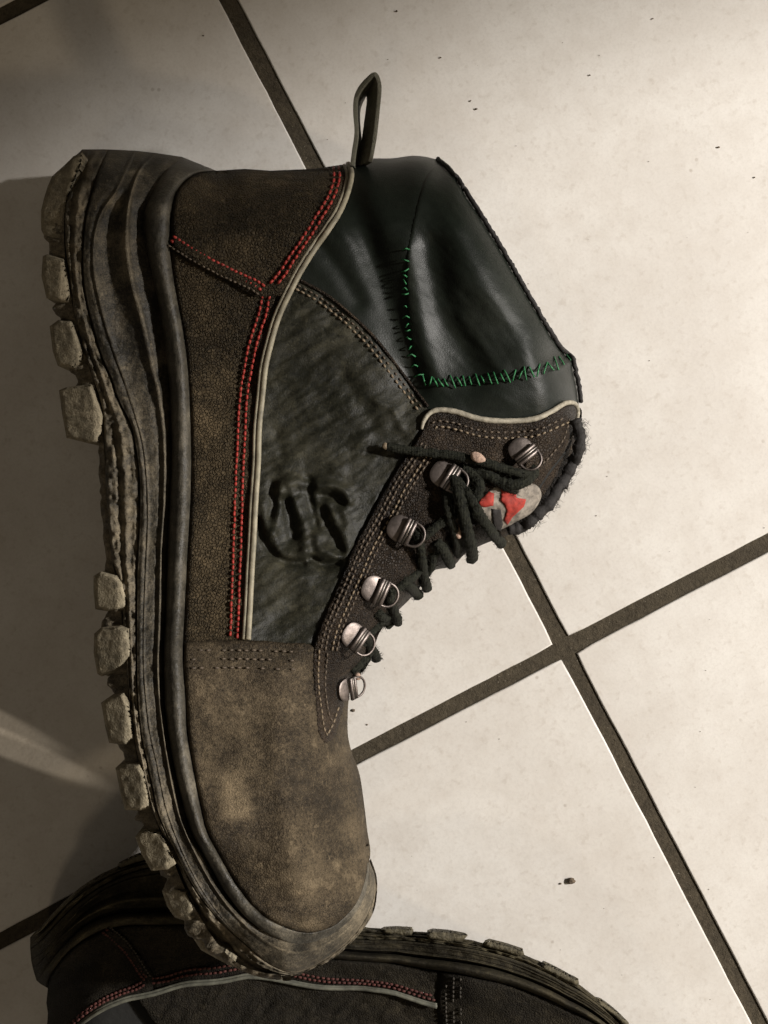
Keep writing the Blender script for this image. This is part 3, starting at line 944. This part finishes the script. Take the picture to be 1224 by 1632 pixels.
        for sgn in (1, -1):
            for (_, dx, up) in mt:
                xx = lo[:, 0] + dx * .86; yy = lo[:, 1] - dx * .5
                h = B.k * samp(g_hh, lo[:, 0] - 12, lo[:, 1] + 6) * .55 * np.clip(samp(g_dc, lo[:, 0] - 6, lo[:, 1] + 3) / 60, .1, 1)
                zc = B.mid(xx, yy) + sgn * (h - .35) * up
                ww = B.world(xx, yy, zc) if sgn > 0 else B.world(xx, yy, B.mid(xx, yy))
                ww[:, 2] = zc * .01
                Vv.append(ww)
        mm = len(lo); Fm = []
        order = [3, 2, 1, 0]
        for side in (0, 4):
            for a in range(3):
                for j in range(mm - 1):
                    q = [(side + a) * mm + j, (side + a) * mm + j + 1, (side + a + 1) * mm + j + 1, (side + a + 1) * mm + j]
                    Fm.append(q)
        for j in range(mm - 1):
            Fm.append([3 * mm + j, 3 * mm + j + 1, 7 * mm + j + 1, 7 * mm + j])
        obj('mouth_lining', np.vstack(Vv), Fm, M['lining'], root)

        # tongue behind the laces
        tg = [(925, 650), (927, 676), (931, 701), (927, 722), (908, 760), (888, 800), (858, 831), (842, 842), (820, 849), (790, 860), (765, 870), (740, 884), (722, 902), (688, 911), (668, 938), (652, 956), (628, 980), (604, 1010), (596, 1035), (586, 1058), (570, 1074), (560, 1060), (590, 1000),
              (640, 900), (660, 840), (690, 790), (740, 730), (820, 690), (890, 660)]
        panel(B, 'tongue', crom(tg, 4, True), 4, -.10, 6, .6, M['facing'], disp=lambda x, y: (fbm(x, y, 40, 41) - .5) * .3,
              dust=lambda x, y: np.clip(dustmap(x, y, [(720, 880, 20, 16, .4), (690, 800, 20, 20, .2)], -.1), 0, 1))
        # label sewn to the tongue
        lb = [(752, 806), (764, 796), (780, 782), (797, 770), (830, 768), (856, 774), (863, 788), (858, 803), (845, 819), (822, 832), (804, 842), (783, 845), (764, 826)]
        zl = lambda x, y: B.z(x, y) + .22
        lab = panel(B, 'tongue_label', crom(lb, 3, True), 3, .06, 4, .35, M['label'], zf=zl, disp=lambda x, y: (fbm(x, y, 18, 43) - .5) * .2)
        zl2 = lambda x, y: B.z(x, y) + .31 + (fbm(x, y, 18, 43) - .5) * .2
        for nm, q, mt_ in (('red_mark', [(762, 802), (770, 792), (779, 784), (788, 787), (786, 806), (776, 809), (766, 807)], 'label_red'),
                           ('red_mark', [(794, 768), (808, 770), (822, 778), (824, 794), (838, 795), (836, 808), (826, 816), (817, 824), (808, 836), (803, 830), (807, 814), (804, 804), (797, 799), (799, 784)], 'label_red'),
                           ('black_mark', [(783, 811), (799, 812), (802, 835), (799, 845), (786, 843)], 'label_black')):
            panel(B, nm, lin([(a + .9 * math.sin(b * 1.7), b + .9 * math.cos(a * 2.1)) for a, b in q], 3, True), 3, .01, 2, .03, M[mt_], lab, zf=zl2)
        # black tape along the tongue's edge
        outer = crom([(922, 668), (927, 690), (929, 708), (921, 732), (906, 762), (885, 797), (856, 829), (838, 841), (812, 848)], 4)
        W = B.world(outer[:, 0] - 5, outer[:, 1] - 2, B.z(np.minimum(outer[:, 0] - 14, 905), outer[:, 1] - 6) + .12)
        W += rng.normal(0, .0002, W.shape)
        Wt = smooth3(W[::3], 4)
        V, F = tube(Wt, .0021 * (1 + .10 * np.sin(np.arange(len(Wt)) * .9) + .05 * rng.normal(0, 1, len(Wt))), 10, .8)
        tp_ = obj('tongue_tape', V + rng.normal(0, .00012, V.shape), F, M['binding'], root)
        bag = Bag()
        for q in range(230):
            i = rng.integers(2, len(Wt) - 2); t = Wt[i + 1] - Wt[i - 1]; t /= np.linalg.norm(t)
            d = np.cross(t, [0, 0, 1]); d = d * rng.choice((-1, 1)) + np.array([0, 0, rng.normal(0, .6)]); L_ = rng.uniform(.0005, .0024)
            b0 = Wt[i] + d * .0018
            vv, ff = tube([b0, b0 + d * L_ * .6 + t * rng.normal(0, .0005), b0 + d * L_ + t * rng.normal(0, .0012)], [.00009, .00007, .00004], 3, caps=False)
            bag.add(vv, ff)
        bag.obj('fibres', M['binding'], tp_)['kind'] = 'stuff'

        # eyelet facing
        fp = [(676, 675), (681, 662), (692, 655), (720, 656), (766, 669), (813, 672), (853, 668), (880, 656), (903, 644), (918, 645), (921, 657), (916, 684), (904, 712), (886, 737), (858, 757), (830, 772),
              (800, 780), (764, 790), (742, 806), (726, 832), (708, 862), (694, 894), (672, 918), (648, 940), (626, 965), (604, 996), (594, 1022), (582, 1048), (566, 1072), (557, 1096), (551, 1125),
              (541, 1160), (528, 1184), (514, 1186), (505, 1165), (501, 1130), (498, 1085), (496, 1048), (503, 1015), (518, 975), (538, 930), (560, 876), (584, 832), (608, 785), (630, 748), (660, 704)]
        panel(B, 'eyelet_facing', crom(fp, 4, True), 4, .22, 6, .35, M['facing'], disp=lambda x, y: (fbm(x, y, 30, 51) - .5) * .12,
              dust=lambda x, y: np.clip(dustmap(x, y, [(510, 1080, 12, 90, .45), (530, 1150, 22, 40, .5), (640, 800, 20, 20, .1), (880, 700, 20, 30, .25)], -.05) + .5 * (fbm(x, y, 20, 53) - .5), 0, 1))
        # pale cut edge along the top of the facing
        rim = crom([(672, 684), (675, 672), (683, 660), (694, 654), (720, 655), (766, 668), (813, 671), (853, 667), (880, 655), (903, 642), (916, 643), (921, 654), (918, 676), (910, 700)], 3)
        W = B.world(rim[:, 0], rim[:, 1], B.z(rim[:, 0], rim[:, 1]) + .17 + .015 * rng.random(len(rim)))
        rr = np.interp(np.linspace(0, 1, len(rim)), [0, .06, .2, .6, .85, 1], [.0005, .0008, .0010, .0010, .0008, .0003]) * (1 + .05 * rng.normal(0, 1, len(rim)).clip(-1, 1))
        V, F = tube(W, rr, 8)
        obj('facing_rim', V, F, M['rim'], root)
        # stitched seams on the facing
        top = [(684, 668), (694, 663), (720, 665), (766, 678), (813, 681), (853, 677), (880, 666), (902, 656)]
        add_stitches(B, 'stitching', top, 8, 10.5, 6.5, 3.0, M['dull'], .225)
        add_stitches(B, 'stitching', top, 17, 10.5, 6.5, 3.4, M['tan'], .225)
        side = [(668, 702), (646, 734), (622, 772), (598, 818), (574, 860), (553, 908), (532, 955), (513, 1000), (505, 1035)]
        for o_, mt_ in ((-6, 'dull'), (-13, 'dull'), (-24, 'tan'), (-31, 'dull')):
            add_stitches(B, 'stitching', side, o_, 9.5, 7, 3.2, M[mt_], .225)
        add_stitches(B, 'stitching', [(505, 1035), (503, 1085), (508, 1130), (514, 1165), (521, 1176), (532, 1160), (545, 1125)], -4, 9.5, 7, 3.2, M['tan'], .225)
        add_stitches(B, 'stitching', [(517, 1040), (513, 1085), (516, 1120), (521, 1145), (527, 1154)], -5, 9.5, 7, 3.0, M['dull'], .225)
        add_stitches(B, 'stitching', [(908, 668), (898, 700), (876, 728), (858, 744)], 0, 9, 6.5, 3, M['dull'], .225)
        # seam between collar and side panel
        seam = [(478, 446), (519, 469), (558, 500), (598, 539), (637, 589), (682, 648)]
        sp = crom(seam, 4)
        W = B.world(sp[:, 0], sp[:, 1], B.z(sp[:, 0], sp[:, 1]) + .10)
        V, F = tube(W, .0005, 6); obj('seam_piping', V, F, M['facing'], root)
        add_stitches(B, 'stitching', seam, 9, 10.5, 6.0, 3.0, M['dull'], .07)
        add_stitches(B, 'stitching', seam, 16, 10.5, 6.5, 3.6, M['tan'], .07)

    # ---- piping between heel/quarter pieces and side panel
    pl = crom(PIPE, 4)
    T = np.gradient(pl, axis=0); T /= np.linalg.norm(T, axis=1)[:, None]
    Nn = np.stack([-T[:, 1], T[:, 0]], 1)
    k2 = .7 if second else 1
    for off, w_, h_, nm in ((-4.3, .00095, .24, 'piping'), (2.6, .00062, .20, 'piping')):
        q = pl + Nn * off
        W = B.world(q[:, 0], q[:, 1], B.z(q[:, 0], q[:, 1]) + h_)
        W[:, 2] += .00015 * np.sin(np.arange(len(W)) * .23)
        V, F = tube(W, w_ * k2, 10, .8)
        obj(nm, V, F, M['piping'], root)

    # ---- red seams
    redA = [(540, 264), (541, 284), (533, 312), (514, 345), (492, 380), (470, 412), (452, 440), (436, 458)]
    add_stitches(B, 'red_stitching', redA, 0, 9.5, 7.6, 4.4, M['red'], .27)
    add_stitches(B, 'red_stitching', redA, 9, 9.5, 7.6, 4.4, M['red'], .27)
    redB = [(427, 470), (421, 500), (408, 540), (397, 590), (390, 640), (387, 700), (384, 760), (382, 820), (380, 880), (378, 940), (375, 1018)]
    add_stitches(B, 'red_stitching', redB, -3, 9.5, 7.8, 4.2, M['red'], .12)
    add_stitches(B, 'red_stitching', redB, 8.5, 9.5, 7.8, 4.2, M['red'], .12)
    redC = [(274, 380), (302, 398), (343, 421), (378, 438), (405, 450), (424, 462)]
    add_stitches(B, 'red_stitching', redC, -4, 8, 6.4, 4.4, M['red'], .27)
    add_stitches(B, 'red_stitching', redC, 4, 8, 6.4, 4.4, M['red'], .27)
    add_stitches(B, 'stitching', redC, 12, 8, 6, 3.2, M['dull'], .30)
    # rows across the toe panel's edge
    for k, yy in enumerate((1037, 1051, 1065)):
        add_stitches(B, 'stitching', [(304, yy), (360, yy - 1), (420, yy), (490, yy + 3)], 0, 12, 8, 3.2, M['dull'], .17, skip=.25)
    return B


root1 = bpy.data.objects.new('work_boot', None); COL.objects.link(root1)
root1.empty_display_size = .05
root1.location = (-.05, 0, 0)
root1['label'] = 'muddy work boot lying on its side with red seams and a green-sewn collar patch'
root1['category'] = 'boot'
B1 = build_boot(root1, False)

root2 = bpy.data.objects.new('work_boot', None); COL.objects.link(root2)
root2.empty_display_size = .05
root2.location = (-.02, -.18, 0)
root2['label'] = 'dark boot cropped by the bottom edge, lying under the other boot\'s toe'
root2['category'] = 'boot'
dark2 = leather('shade_darkened_leather', (.007, .006, .005), (.016, .014, .010), (.06, .05, .033), 1100, .5, .7, .85, .7, .25, .10)  # darker copies for the second boot, its shade put into the colour
rub2 = leather('shade_darkened_rubber', (.010, .009, .007), (.024, .021, .015), (.13, .11, .065), 900, .15, .65, .85, .8, .25, .10)
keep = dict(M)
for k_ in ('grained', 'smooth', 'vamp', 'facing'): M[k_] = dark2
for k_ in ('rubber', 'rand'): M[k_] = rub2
M['piping'] = plain('shade_darkened_piping', (.085, .085, .065), .7, .5, 260, .5)  # piping, lugs and threads likewise darkened in colour to look shaded
M['lug'] = leather('shade_darkened_lug_rubber', (.03, .026, .016), (.065, .057, .035), (.16, .135, .08), 500, .3, .6, .8, 1.0, .4)
M['dull'] = plain('shade_darkened_thread', (.03, .025, .018), .8, .4, 900, .5)
M['red'] = plain('shade_darkened_red_thread', (.055, .012, .008), .8, .5, 900, .5)
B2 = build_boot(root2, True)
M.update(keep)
root1['group'] = root2['group'] = 'pair of worn work boots'


# ------------------------------------------------------------------ green hand stitches on the patch
def thread(B, pts, r, mat, name, parent, h=.2, zf=None):
    p = np.array(pts, float)
    W = B.world(p[:, 0], p[:, 1], B.z(p[:, 0], p[:, 1]) + np.array([h - .14] + [h] * (len(p) - 2) + [h - .14]))
    V, F = tube(smooth3(W, 4), r, 6)
    return obj(name, V, F, mat, parent)


bot = crom([(672, 606), (700, 610), (750, 607), (800, 602), (850, 593), (884, 582), (906, 568)], 2)
Lb = np.concatenate([[0], np.cumsum(np.hypot(*np.diff(bot, axis=0).T))])
s = 4
while s < Lb[-1]:
    cx = np.interp(s, Lb, bot[:, 0]); cy = np.interp(s, Lb, bot[:, 1])
    l = random.uniform(6, 12); sl = random.uniform(2, 6); t = random.choice((-1, 1, 1)) * sl
    thread(B1, [(cx - t, cy - l), (cx, cy + random.uniform(-1, 1)), (cx + t * .7, cy + l * .8)], .00028, M['green'], 'green_stitch', root1, .24)
    s += random.uniform(7.5, 12.5)
lft = crom([(647, 396), (645, 440), (646, 490), (651, 540), (658, 575), (670, 604)], 2)
Ll = np.concatenate([[0], np.cumsum(np.hypot(*np.diff(lft, axis=0).T))])
s = 0
while s < Ll[-1]:
    cx = np.interp(s, Ll, lft[:, 0]); cy = np.interp(s, Ll, lft[:, 1])
    l = random.uniform(2, 8)
    thread(B1, [(cx - l, cy + random.uniform(-4, 4)), (cx, cy), (cx + l, cy + random.uniform(-4, 4))], .00026, M['green'], 'green_stitch', root1, .24)
    s += random.uniform(7, 19)

# ------------------------------------------------------------------ pull loop at the heel end of the collar
path = [(561, 264, 6.2), (564, 240, 6.4), (568, 212, 6.6), (566, 180, 6.8), (567, 157, 6.9), (574, 140, 7.1), (586, 126, 7.3), (597, 118, 7.4), (603, 127, 7.3), (605, 144, 7.2), (602, 178, 6.9), (598, 215, 6.7), (593, 245, 6.5), (590, 258, 6.3)]
pp = smooth3(path, 6)
wid = np.interp(np.linspace(0, 1, len(pp)), [0, .35, .45, .5, .6, .8, 1], [1.3, 1.3, 1.2, 1.2, 1.3, 1.3, 1.2])
tilt = np.interp(np.linspace(0, 1, len(pp)), [0, .30, .46, .54, .62, .8, 1], [.10, .06, .02, -.08, -.30, -.36, -.5])
V = []; F = []
for i in range(len(pp)):
    c = B1.world(pp[i:i + 1, 0], pp[i:i + 1, 1], pp[i:i + 1, 2])[0]
    d = np.array([tilt[i], 0, -1.0]); d /= np.linalg.norm(d); d *= wid[i] * .01
    T = pp[min(i + 1, len(pp) - 1)] - pp[max(i - 1, 0)]
    nn = np.array([-T[1], -T[0], 0]) ; nn = nn / (np.linalg.norm(nn) + 1e-9) * .0007
    nn = np.array([nn[0], nn[1], 0])
    V += [c - nn, c + nn, c + nn + d, c - nn + d]
for i in range(len(pp) - 1):
    for j in range(4):
        j2 = (j + 1) % 4
        F.append((i * 4 + j, i * 4 + j2, i * 4 + 4 + j2, i * 4 + 4 + j))
o = obj('pull_loop', V, F, M['strap'], root1, True)
md = o.modifiers.new('bevel', 'BEVEL'); md.width = .0003; md.segments = 2; md.limit_method = 'ANGLE'


# ------------------------------------------------------------------ eyelets
def frame(px, py, ux, uy, lift):
    u = np.array([ux, uy], float); u /= np.linalg.norm(u)
    e = 12.0
    def w(a, b): return B1.world(np.array([a]), np.array([b]), B1.z(np.array([a]), np.array([b]), False))[0]
    c = w(px, py); gx_ = w(px + e, py) - w(px - e, py); gy_ = w(px, py - e) - w(px, py + e)
    n_ = np.cross(gx_, gy_); n_ /= np.linalg.norm(n_)
    n_ = n_ + np.array([0, 0, .6]); n_ /= np.linalg.norm(n_)
    a = np.array([u[0], -u[1], 0]); a -= n_ * a.dot(n_); a /= np.linalg.norm(a)
    b = np.cross(n_, a)
    return c + n_ * lift * .01, a, b, n_


def eyelet(px, py, ux, uy, s=1.0, ring=True, lift=.30, plate=1.0):
    c, a, b, n_ = frame(px, py, ux, uy, lift)
    cm = .01 * s
    def P(x, y, z): return c + (a * x + b * y + n_ * z) * cm
    # domed half-oval plate
    V = []; F = []; K = 20; Rr = 6
    for i in range(Rr + 1):
        f = i / Rr
        for k in range(K + 1):
            th = math.pi / 2 + math.pi * k / K
            x = -abs(math.cos(th)) ** .75 * .50 * f * plate; y = math.copysign(abs(math.sin(th)) ** .85, math.sin(th)) * .44 * f
            z = .045 * (1 - f ** 2)
            V.append(P(x, y, z))
    for zz_, g_ in ((-.01, 1.03), (-.01, 1.03), (-.14, 1.05)):
        for k in range(K + 1):
            th = math.pi / 2 + math.pi * k / K
            V.append(P(-abs(math.cos(th)) ** .75 * .50 * plate * g_, math.copysign(abs(math.sin(th)) ** .85, math.sin(th)) * .44 * g_, zz_))
    for i in (0, 1, 2, 3, 4, 5, 6, 8):
        for k in range(K):
            q = i * (K + 1) + k
            F.append((q, q + 1, q + K + 2, q + K + 1))
    e = obj('eyelet', V, F, M['metal'], root1)
    # rolled tubes holding the ring
    for xo, mt_, r in ((.06, 'metal', .085), (.17, 'metal_dark', .07), (.29, 'metal', .085)):
        V, F = tube([P(xo, y, .12) for y in (-.46, -.44, 0, .44, .46)], np.array([.6, 1, 1, 1, .6]) * r * cm, 10)
        obj('tube', V, F, M[mt_], e)
    if ring:
        pts = []
        for k in range(17):
            th = -math.pi / 2 + math.pi * k / 16
            pts.append(P(.30 + .46 * math.cos(th) ** .8 if math.cos(th) > 0 else .30, .40 * math.sin(th), .16 + .05 * math.cos(th)))
        V, F = tube(smooth3(pts, 3), .048 * cm, 8, 1.0, n_)
        obj('ring', V, F, M['metal'], e)


eyelet(829, 723, 22, 28, .95, True, .45)
eyelet(708, 760, 34, 22, 1.02, True, .42)
eyelet(640, 845, 36, 18, 1.0, True, .42)
eyelet(592, 938, 36, 16, .98, True, .38)
eyelet(556, 1012, 34, 24, .95, True, .38)
eyelet(541, 1096, 36, -4, .85, True, .40)


# ------------------------------------------------------------------ laces
def lace(pts, r, taper=None, seed=0, fuzz=60, flat=.75):
    """pts: px, py, height above the boot in cm"""
    p = np.array(pts, float)
    z = B1.z(np.minimum(p[:, 0], 905), p[:, 1], False) + p[:, 2]
    # outside the boot's outline keep to the height of the last inside point
    W = B1.world(p[:, 0], p[:, 1], z)
    W = smooth3(W, 9)
    k = len(W); rg = np.random.default_rng(seed)
    rad = .86 * r * (1 + .04 * np.sin(np.arange(k) * 1.25) + .07 * rg.normal(0, 1, k).clip(-1.5, 1.5))
    if taper: rad = rad * np.interp(np.linspace(0, 1, k), *taper)
    rad = rad * np.interp(np.linspace(0, 1, k), [0, .02, .98, 1], [.6, 1, 1, .6])
    V, F = tube(W, rad, 12, flat)
    V = V + rg.normal(0, r * .05, V.shape)
    o = obj('lace', V, F, M['lace'], root1)
    # loose fibres
    bag = Bag()
    for q in range(fuzz):
        i = rg.integers(1, k - 1); th = rg.uniform(0, 2 * math.pi)
        t = W[i + 1] - W[i - 1]; t = t / (np.linalg.norm(t) + 1e-9)
        s_ = np.cross(t, [0, 0, 1]); s_ /= np.linalg.norm(s_) + 1e-9
        d = s_ * math.cos(th) + np.array([0, 0, 1]) * math.sin(th)
        L_ = rg.uniform(.0006, .0022)
        b0 = W[i] + d * rad[i] * .7
        pts3 = [b0, b0 + d * L_ * .6 + t * rg.normal(0, .0006), b0 + d * L_ * .9 + t * rg.normal(0, .0013)]
        vv, ff = tube(pts3, [.00009, .00007, .00004], 3, caps=False)
        bag.add(vv, ff)
    f_ = bag.obj('fibres', M['lace'], o); f_['kind'] = 'stuff'
    return o


lace([(614, 711, .35), (640, 716, .42), (676, 721, .5), (710, 724, .62), (742, 730, .75), (776, 738, .75), (806, 748, .65), (832, 755, .6), (852, 756, .35), (848, 742, .1)], .00175, None, 1, 90)
lace([(850, 748, .35), (842, 764, .5), (822, 772, .5), (798, 768, .45), (776, 756, .5), (752, 748, .4), (730, 752, .3), (712, 762, .1)], .0021, None, 2, 110)
lace([(700, 748, .1), (718, 756, .45), (728, 776, .65), (735, 804, .7), (742, 836, .75), (749, 864, .7), (753, 884, .2), (752, 893, -.6)], .0023, ([0, .3, 1], [.8, 1.0, 1.1]), 3, 170)
lace([(726, 762, .5), (740, 780, .6), (754, 802, .7), (768, 826, .75), (784, 848, .6), (796, 862, .1), (801, 868, -.6)], .0021, ([0, .4, 1], [.8, 1.0, 1.1]), 4, 130)
lace([(736, 744, .45), (752, 756, .5), (764, 772, .5), (760, 790, .5), (748, 800, .3)], .0021, None, 5, 90)
lace([(770, 748, .35), (784, 762, .45), (806, 776, .4), (826, 782, .3)], .0017, None, 13, 70)
lace([(716, 772, .35), (712, 796, .45), (716, 822, .5), (724, 848, .45), (728, 872, .2), (728, 886, -.5)], .0019, None, 14, 80)
lace([(654, 838, .1), (665, 850, .5), (669, 868, .6), (672, 892, .55), (675, 914, .45), (679, 932, .1), (681, 940, -.7)], .0018, ([0, .3, 1], [.8, 1.0, 1.15]), 6, 130)
lace([(668, 862, .4), (682, 850, .45), (698, 838, .4), (714, 828, .35), (728, 818, .3)], .0018, None, 7, 60)
lace([(606, 932, .1), (616, 942, .5), (622, 956, .6), (627, 972, .55), (632, 986, .2), (634, 994, -.6)], .0019, ([0, .3, 1], [.8, 1.0, 1.1]), 8, 110)
lace([(620, 948, .35), (634, 938, .4), (650, 926, .35), (664, 914, .3), (676, 900, .3)], .0017, None, 9, 60)
lace([(570, 1006, .1), (582, 1014, .5), (588, 1030, .55), (584, 1048, .5), (575, 1062, .4), (566, 1072, .2), (560, 1078, -.3)], .0020, None, 10, 130)
lace([(584, 1014, .3), (595, 1004, .35), (608, 992, .3), (620, 982, .2)], .0017, None, 11, 70)
lace([(560, 1070, .3), (572, 1060, .35), (584, 1046, .3), (592, 1030, .2)], .0017, None, 15, 70)
lace([(690, 880, .2), (686, 900, .3), (676, 916, .2), (668, 926, -.3)], .0022, None, 12, 90)
lace([(640, 925, .2), (652, 934, .3), (662, 944, .0), (668, 950, -.6)], .0022, None, 16, 120)
lace([(600, 975, .2), (610, 984, .3), (618, 992, .0), (622, 998, -.6)], .0020, None, 17, 120)
lace([(578, 1022, .2), (590, 1032, .3), (598, 1044, .0), (600, 1052, -.6)], .0020, None, 18, 120)
lace([(694, 862, .2), (706, 876, .35), (716, 894, .1), (720, 902, -.6)], .0021, None, 19, 100)
# pale worn-through spots: the frayed lace tip and knots
def blob(px, py, h, rx, ry, rot, mat, name, parent):
    V = []; F = []; K = 14; Rr = 6
    c = B1.world(np.array([px]), np.array([py]), B1.z(np.array([float(px)]), np.array([float(py)]), False) + h)[0]
    for i in range(Rr + 1):
        ph = math.pi * i / Rr
        for k in range(K):
            th = 2 * math.pi * k / K
            a = math.cos(th) * math.sin(ph) * rx * (1 + .12 * math.sin(3 * th + px)); b = math.sin(th) * math.sin(ph) * ry
            V.append(c + np.array([a * math.cos(rot) - b * math.sin(rot), a * math.sin(rot) + b * math.cos(rot), math.cos(ph) * min(rx, ry) * .5]))
    for i in range(Rr):
        for k in range(K):
            F.append((i * K + k, i * K + (k + 1) % K, (i + 1) * K + (k + 1) % K, (i + 1) * K + k))
    return obj(name, V, F, mat, parent)
M['pale_core'] = plain('frayed_lace_core', (.36, .25, .19), .9, .3, 900, .9)
blob(761, 729, .98, .0027, .0017, -.45, M['pale_core'], 'lace_core', root1)
blob(729, 848, .5, .0013, .0024, .3, M['pale_core'], 'lace_core', root1)
blob(570, 1078, .62, .0012, .0014, .3, M['pale_core'], 'lace_core', root1)
blob(614, 711, .40, .0010, .0013, .3, M['tan'], 'lace_tip', root1)

# ------------------------------------------------------------------ crumbs of mud on the tiles
def crumb(px, py, r, seed):
    rg = np.random.default_rng(seed); V = []; F = []; K = 9; Rr = 6
    for i in range(Rr + 1):
        ph = math.pi * i / Rr
        for k in range(K):
            th = 2 * math.pi * k / K; q = 1 + rg.uniform(-.22, .22)
            V.append((math.cos(th) * math.sin(ph) * r * q * 1.3, math.sin(th) * math.sin(ph) * r * q, r * .7 * (math.cos(ph) * q + .9)))
    for i in range(Rr):
        for k in range(K):
            F.append((i * K + k, i * K + (k + 1) % K, (i + 1) * K + (k + 1) % K, (i + 1) * K + k))
    return np.array(V) + np.array([(px - 612) / PPC * .01, (816 - py) / PPC * .01, 0]), F


V, F = crumb(910, 1403, .0013, 3)
off = np.array([V[:, 0].mean(), V[:, 1].mean(), 0])
o = obj('mud_crumb', V - off, F, M['crumb'], None, True, loc=tuple(off))
o['label'] = 'largest brown crumb of dried mud, on the tile right of the toe'; o['category'] = 'crumb'
bag = Bag()
for k, (a, b, r) in enumerate([(563, 1132, .0006), (750, 161, .0003), (759, 174, .0004), (893, 1408, .0004), (632, 18, .0004), (618, 95, .0002), (702, 92, .0003), 
                               (1145, 235, .0004), (324, 57, .0003), (585, 1155, .0003), (1040, 30, .0003), (940, 120, .0003), (1202, 283, .0003), (950, 822, .0002)]):
    V, F = crumb(a, b, r, 50 + k); bag.add(V, F)
for k in range(60):
    V, F = crumb(random.uniform(500, 1224), random.uniform(0, 1632), random.uniform(.00008, .00018), 200 + k); bag.add(V, F)
g = bag.obj('floor_grit', M['crumb'], None)
g['kind'] = 'stuff'; g['label'] = 'fine dark grit scattered over the pale tiles'
